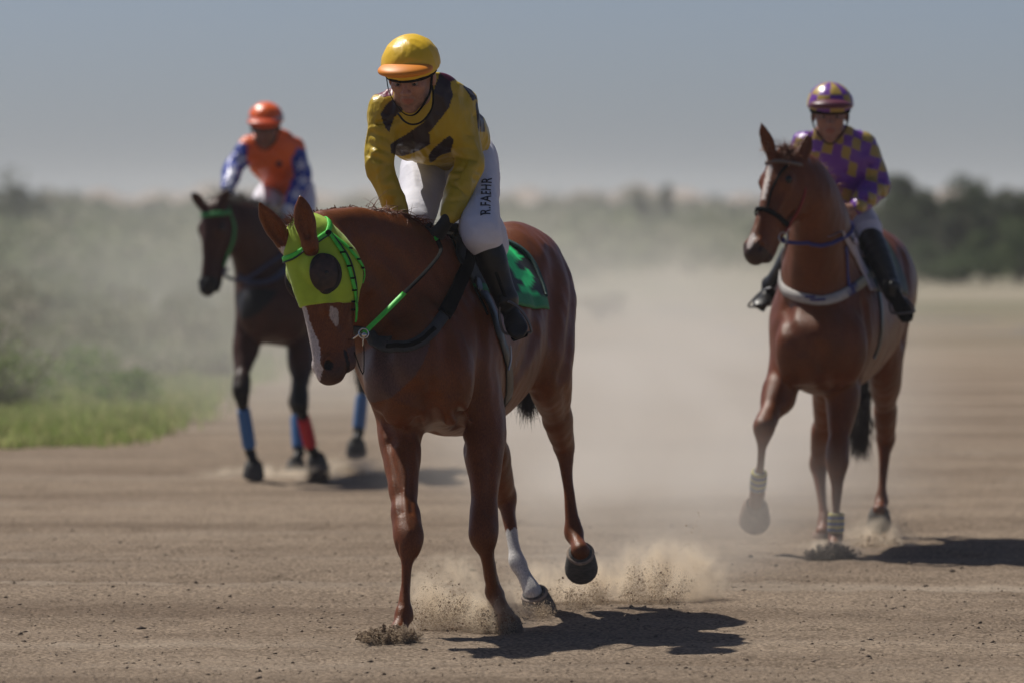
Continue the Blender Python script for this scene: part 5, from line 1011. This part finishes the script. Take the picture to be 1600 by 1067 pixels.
SF.loft([(s0+sdir*-.12+(0, 0, .045), .03, .02), (s0+sdir*-.06+(0, 0, .04), .07, .02), (s0+sdir*.08+(0, 0, .015), .085, .018), (s0+sdir*.22+(0, 0, .02), .11, .02), (s0+sdir*.30+(0, 0, .05), .10, .016)], LAT1, k=.02)
r3 = hit(F3, [(490, 355), (498, 385), (505, 415)], DL-.5, .006); SF.loft([(r3[0], .10, .014), (r3[1], .11, .013), (r3[2], .085, .013)], FW1, k=.02); SF.build(); saddle3 = fmesh(SF, 'saddle', mSaddle, horse3, smooth=1)
v, f = strands(W(350, 318, -.4)+RNG.normal(size=(400, 3))*(.03, .03, .012), np.array((.1, -.3, .2))+RNG.normal(size=(400, 3))*.4, (.05, .12), .004, 5, curl=.1); put('forelock', v, f, bpy.data.materials['tail_hair'], horse3)
cr = catmull([W(352, 316, -.42), W(380, 322, -.30), W(410, 335, -.15), W(438, 352, .05)], 30); cr, cn = F3.project(cr, -.004); ii = RNG.integers(0, len(cr), 500)
v, f = strands(cr[ii], cn[ii]*.5+RNG.normal(size=(500, 3))*.35, (.05, .11), .004, 5, curl=.1); put('mane', v, f, bpy.data.materials['tail_hair'], horse3)
tl_ = catmull([W(566, 395, 1.64), W(570, 450, 1.78), W(566, 520, 1.74), W(562, 560, 1.7)], 50); k_ = (RNG.uniform(0, .999, 600)**.6*len(tl_)).astype(int)
v, f = strands(tl_[k_]+RNG.normal(size=(600, 3))*.02, np.array((0, .05, -1))+RNG.normal(size=(600, 3))*.12, (.10, .22), .004, 7, curl=.09); put('tail', v, f, bpy.data.materials['tail_hair'], horse3)
rider3 = thing('person', 'jockey in an orange vest with blue starred sleeves riding the dark bay', 'jockey', s0-(0, 0, .3), 'mounted jockeys')
ORG = np.array((.75, .11, .008)); BLU = np.array((.018, .045, .32)); WHT = np.array((.55, .56, .66))
J3 = dict(head=W(415, 199, .14), neck=W(424, 226, .28), chest=W(430, 248, .36), waist=W(446, 276, .58), hipL=W(470, 298, .68), hipR=W(428, 300, .74),
 shL=W(462, 230, .34), elL=W(474, 276, .28), wrL=W(452, 322, .10), shR=W(390, 228, .28), elR=W(364, 264, .20), wrR=W(356, 296, -.05),
 knL=W(478, 345, .34), anL=W(500, 405, .55), toL=W(504, 425, .42), knR=W(400, 328, .30), anR=W(392, 395, .5), toR=W(388, 412, .36),
 hdL=(-.4, -.5, -.8), hnL=(-.3, .7, -.6), hsL=1, hdR=(.3, -.4, -.8), hnR=(.3, .7, -.6), hsR=-1, fw=(-.10, -.95, -.28), up=(0, -.3, 1), curl=(50, 70, 45))
def jcol3(v):
    c = np.tile(ORG, (len(v), 1)); arm = np.zeros(len(v), bool)
    for s in 'LR':
        sh, el, wr = J3['sh'+s], J3['el'+s], J3['wr'+s]
        for a, b, lo in ((sh, el, .18), (el, wr, -.2)):
            d = unit(b-a); t = (v-a)@d; ln = np.linalg.norm(b-a); r = np.linalg.norm(v-a-t[:, None]*d, axis=1); arm |= (t > lo*ln) & (t < ln*1.3) & (r < .085) & ((v-J3['chest'])@LAT1*(1 if s == 'L' else -1) > .13)
    c[arm] = BLU
    for s in 'LR':
        sh, el, wr = J3['sh'+s], J3['el'+s], J3['wr'+s]
        for p in (lp(sh, el, .62), lp(el, wr, .15), lp(el, wr, .62)):
            d = v-(p+np.array((0.01, -.05, .0))); r = np.hypot(d[:, 0], d[:, 2]); th = np.arctan2(d[:, 2], d[:, 0]); c[arm & (d[:, 1] < .07) & (r < .028+.016*np.cos(5*(th-1.57)))] = WHT
    px, py = proj(v); c[~arm & (np.hypot(px-436, py-257) < 5)] = (.04, .02, .04); return c
def hcol3(v): c = np.tile(ORG*1.1, (len(v), 1)); d = (v-J3['head'])@unit(J3['up']); c[(d > .055) & (d < .088)] = (.30, .26, .28); return c
R3 = rider(rider3, J3, dict(jmat=mat('orange_satin', attr=True, rough=.4, spec=.5), jcol=jcol3, hmat=mat('orange_cap', attr=True, rough=.35, spec=.5), hcol=hcol3, pmat=mat('orange_peak', (.6, .07, .01), rough=.4), tack=saddle3, hs=1.06, tw=.165, td=.115, sl=.060, th=.085, seed=23, stub=.2, skin=(.22, .10, .07), bmat=mBreech), glove=mat('white_glove', (.6, .62, .68), rough=.7), h=.0075, hc=.008)
# ================================================================== dust
def volmat(name, dens, col, c, r, nscale, lo, hi, zpow=1.0, detail=4, step=1.0, stretch=(1, 1, 1), aniso=.25):
    m = bpy.data.materials.new(name); m.use_nodes = True; nt = m.node_tree; nt.nodes.clear(); mo = nt.nodes.new("ShaderNodeOutputMaterial"); pv = nt.nodes.new("ShaderNodeVolumePrincipled"); L = nt.links
    pv.inputs["Color"].default_value = (*col, 1); pv.inputs["Anisotropy"].default_value = aniso; L.new(pv.outputs[0], mo.inputs["Volume"])
    tc = nt.nodes.new("ShaderNodeTexCoord"); mp = nt.nodes.new("ShaderNodeMapping"); mp.inputs["Scale"].default_value = (1/r[0], 1/r[1], 1/r[2]); L.new(tc.outputs["Object"], mp.inputs[0])
    ln = nt.nodes.new("ShaderNodeVectorMath"); ln.operation = 'LENGTH'; L.new(mp.outputs[0], ln.inputs[0])
    n = nt.nodes.new("ShaderNodeTexNoise"); n.inputs["Scale"].default_value = nscale; n.inputs["Detail"].default_value = detail; n.inputs["Roughness"].default_value = .6; n.inputs["Distortion"].default_value = .6
    m2 = nt.nodes.new("ShaderNodeMapping"); m2.inputs["Scale"].default_value = stretch; m2.inputs["Location"].default_value = (c[0]*3.1, c[1]*1.7, 0); L.new(tc.outputs["Object"], m2.inputs[0]); L.new(m2.outputs[0], n.inputs["Vector"])
    nm = nt.nodes.new("ShaderNodeMapRange"); nm.inputs["From Min"].default_value = lo; nm.inputs["From Max"].default_value = hi; L.new(n.outputs["Fac"], nm.inputs[0])
    fo = nt.nodes.new("ShaderNodeMapRange"); fo.interpolation_type = 'SMOOTHSTEP'; fo.inputs["From Min"].default_value = 1.0; fo.inputs["From Max"].default_value = .15; fo.inputs["To Min"].default_value = 0; fo.inputs["To Max"].default_value = 1; L.new(ln.outputs["Value"], fo.inputs[0])
    a = nt.nodes.new("ShaderNodeMath"); a.operation = 'MULTIPLY'; L.new(nm.outputs[0], a.inputs[0]); L.new(fo.outputs[0], a.inputs[1])
    b = nt.nodes.new("ShaderNodeMath"); b.operation = 'MULTIPLY'; b.inputs[1].default_value = dens; L.new(a.outputs[0], b.inputs[0]); L.new(b.outputs[0], pv.inputs["Density"])
    m.cycles.volume_step_rate = step; return m
def puff(name, px, py, D, r, dens, col=(.92, .83, .72), nscale=3, lo=.4, hi=.65, step=1.0, stretch=(1, 1, 1), detail=4, label='', z=None):
    c = P(px, py, D); 
    if z is not None: c[2] = z
    v, f = sphere(c, r, 24); v[:, 2] = np.maximum(v[:, 2], .0)
    o = mesh_np(name, v, f, c, volmat(name, dens, col, c, r, nscale, lo, hi, step=step, stretch=stretch, detail=detail)); tag(o, label, kind='stuff'); return o
puff('dust_cloud', 1050, 700, 36.5, (2.0, 5.4, 1.3), .52, (.90, .86, .81), .9, .30, .75, 1.0, (1, .45, 1.2), 3, 'pale dust cloud drifting behind the leading chestnut', z=.45)
puff('dust_cloud', 985, 790, 28.6, (1.05, 2.6, .75), .42, (.93, .88, .81), 1.6, .36, .72, 1.0, (1, .5, 1.1), 4, 'lower dust between the leading chestnut and the right horse', z=.28)
puff('dust_veil', 640, 600, 54, (5.2, 13, 1.9), .075, (.90, .88, .82), .5, .25, .7, 1.4, (1, .5, 1), 2, 'thin veil of dust behind the dark bay', z=.5)
puff('dust_veil', 600, 420, 95, (11, 22, 2.6), .020, (.90, .90, .86), .25, .2, .7, 1.4, (1, .5, 1), 2, 'pale dust hanging over the scrub in the distance', z=.6)
puff('dust_veil', 1230, 800, 29.3, (.7, 1.6, .45), .16, (.90, .85, .80), 1.3, .3, .7, 1.0, (1, .6, 1), 3, 'thin dust in front of the raised foreleg of the right horse', z=.25)
# fine structured puffs at the hooves, plus flying grains
mGrain = mat('flying_dirt', (.46, .36, .26), rough=.95, spec=.05); mGrainD = mat('dark_flying_dirt', (.17, .12, .085), rough=.95, spec=.05)
def grains(name, n, streaks, seed, size, m, label, gz_=.0):
    """streaks: (start, end, r0, r1, weight)"""
    rg = np.random.default_rng(seed); w = np.array([s[4] for s in streaks]); k = rg.choice(len(streaks), n, p=w/w.sum()); t = rg.uniform(0, 1, n)**1.25
    A = np.array([s[0] for s in streaks])[k]; B = np.array([s[1] for s in streaks])[k]; r0 = np.array([s[2] for s in streaks])[k]; r1 = np.array([s[3] for s in streaks])[k]
    sag = (t*(1-t))[:, None]*np.array((0, 0, .25))*np.linalg.norm(B-A, axis=1, keepdims=True)
    p = A+(B-A)*t[:, None]+sag+rg.normal(size=(n, 3))*(r0+(r1-r0)*t)[:, None]; p[:, 2] = np.maximum(p[:, 2], .003)
    tet = np.array([(1, 1, 1), (1, -1, -1), (-1, 1, -1), (-1, -1, 1)], float); s = size*rg.exponential(.55, n).clip(.15, 3.2)
    V = p[:, None]+(tet[None]*rg.uniform(.4, 1, (n, 4, 1)))*s[:, None, None]; Fc = np.array([(0, 1, 2), (0, 3, 1), (0, 2, 3), (1, 3, 2)])
    o = mesh_np(name, V.reshape(-1, 3), (Fc[None]+4*np.arange(n)[:, None, None]).reshape(-1, 3), (0, 0, 0), m, smooth=False); tag(o, label, kind='stuff'); return o
def fan(px, py, D, wpx, hpx, n, seed, r0=.008, r1=.02, lean=0.0, dspread=.12, spread=.9):
    rg = np.random.default_rng(seed); out = []
    for i in range(n):
        u = rg.uniform(-1, 1); a = P(px+u*wpx*(1-spread*.35), py+rg.uniform(-2, 2), D+rg.uniform(-dspread, dspread)); hh = hpx*rg.uniform(.35, 1)*(1-.45*abs(u)**2)
        b = P(px+u*wpx+lean*hh+rg.normal()*wpx*.08, py-hh, D+rg.uniform(-dspread, dspread)*1.5); out.append((a, b, r0, r1*rg.uniform(.5, 1.3), rg.uniform(.4, 1)))
    return out
grains('kicked_dirt', 90000, fan(610, 1008, 24.25, 50, 33, 90, 1, .005, .0030, 0, .06, 1.3), 41, .0015, mGrainD, 'dark splash of dirt thrown up round the planted fore hoof')
grains('kicked_dirt', 26000, fan(610, 1007, 24.2, 52, 38, 50, 11, .006, .005, 0, .06, 1.3), 45, .0013, mGrain, 'paler dirt in the splash round the planted fore hoof')
st_ = fan(700, 985, 25.0, 58, 100, 26, 2, .012, .022, -.25)+fan(775, 990, 24.8, 40, 60, 18, 3, .012, .016, .1)+fan(740, 985, 24.9, 80, 60, 20, 8, .012, .02, -.1)
grains('kicked_dirt', 30000, st_, 42, .0012, mGrain, 'tan dirt flying up around the second fore hoof'); grains('kicked_dirt', 2600, st_[::2], 43, .0019, mGrainD, 'dark clods flying up around the second fore hoof')
st_ = fan(870, 955, 26.4, 60, 50, 24, 4, .012, .02, .1)+fan(1000, 948, 26.8, 90, 75, 34, 5, .012, .02, .3)+[(P(1060, 945, 26.8), P(1093, 790, 27.0), .02, .016, .5), (P(1040, 945, 26.8), P(1015, 870, 27.0), .012, .012, .8)]
grains('kicked_dirt', 34000, st_, 44, .0012, mGrain, 'tan dirt trailing to the right of the hind hooves'); grains('kicked_dirt', 1800, st_[::3], 46, .0018, mGrainD, 'dark specks trailing to the right of the hind hooves')
grains('kicked_dirt', 6000, fan(838, 962, 25.9, 26, 22, 20, 14, .012, .016), 52, .0014, mGrain, 'tan dirt at the white hind pastern')
grains('kicked_dirt', 26000, fan(1298, 880, 30.3, 42, 34, 60, 6, .010, .006, 0, .08, 1.3), 47, .0022, mat('grey_flying_dirt', (.20, .17, .145), rough=.95, spec=.05), 'grey splash of dirt round the standing fore hoof of the right horse')
grains('kicked_dirt', 5000, fan(1370, 868, 31.3, 34, 42, 24, 7, .014, .02, 0), 48, .0028, mGrain, 'tan dirt flying behind the right horse')
grains('kicked_dirt', 3000, fan(498, 752, 38.8, 16, 22, 18, 9, .012, .02, 0), 49, .004, mGrainD, 'dark dirt under the red wrapped foreleg of the dark bay'); grains('kicked_dirt', 2500, fan(545, 748, 39.8, 20, 24, 18, 10, .02, .025, 0), 50, .004, mGrain, 'pale dirt behind the dark bay')
TAN = (.90, .79, .64)
for px, py, D, r, d_, ns, lb in [(700, 935, 25.15, (.21, .22, .21), 24, 7, 'tan dust puff left of the second fore hoof'), (775, 962, 24.9, (.16, .16, .13), 34, 9, 'brown dust puff round the second fore hoof'), (850, 925, 26.9, (.20, .22, .15), 20, 8, 'dust puff round the white hind pastern'), (930, 915, 27.0, (.24, .24, .15), 20, 8, 'dust puff right of the hind hooves'), (1035, 905, 27.1, (.26, .25, .21), 22, 7, 'tall dust puff at the right end of the kicked trail'),
      (1085, 900, 27.2, (.20, .2, .17), 10, 6, 'thin end of the kicked dust trail'), (610, 1000, 24.3, (.15, .12, .06), 36, 14, 'dust low round the planted fore hoof'), (1300, 868, 30.4, (.20, .2, .10), 14, 8, 'grey dust round the standing fore hoof of the right horse'), (1372, 848, 31.4, (.22, .25, .15), 16, 6, 'tan dust puff behind the right horse'), (545, 738, 39.8, (.28, .4, .14), 8, 4, 'pale dust puff behind the dark bay'), (420, 748, 39.6, (.55, .8, .10), 6, 3, 'cream dust under the front legs of the dark bay'), (500, 748, 38.9, (.18, .2, .1), 12, 6, 'brown dust under the red wrapped leg')]:
    puff('dust_puff', px, py, D, (r[0]*1.15, r[1], r[2]*1.1), d_*(.9 if D < 27.6 else 1.0), TAN, ns*1.7, .46, .62, .35, (1, 1, .8), 4, lb)
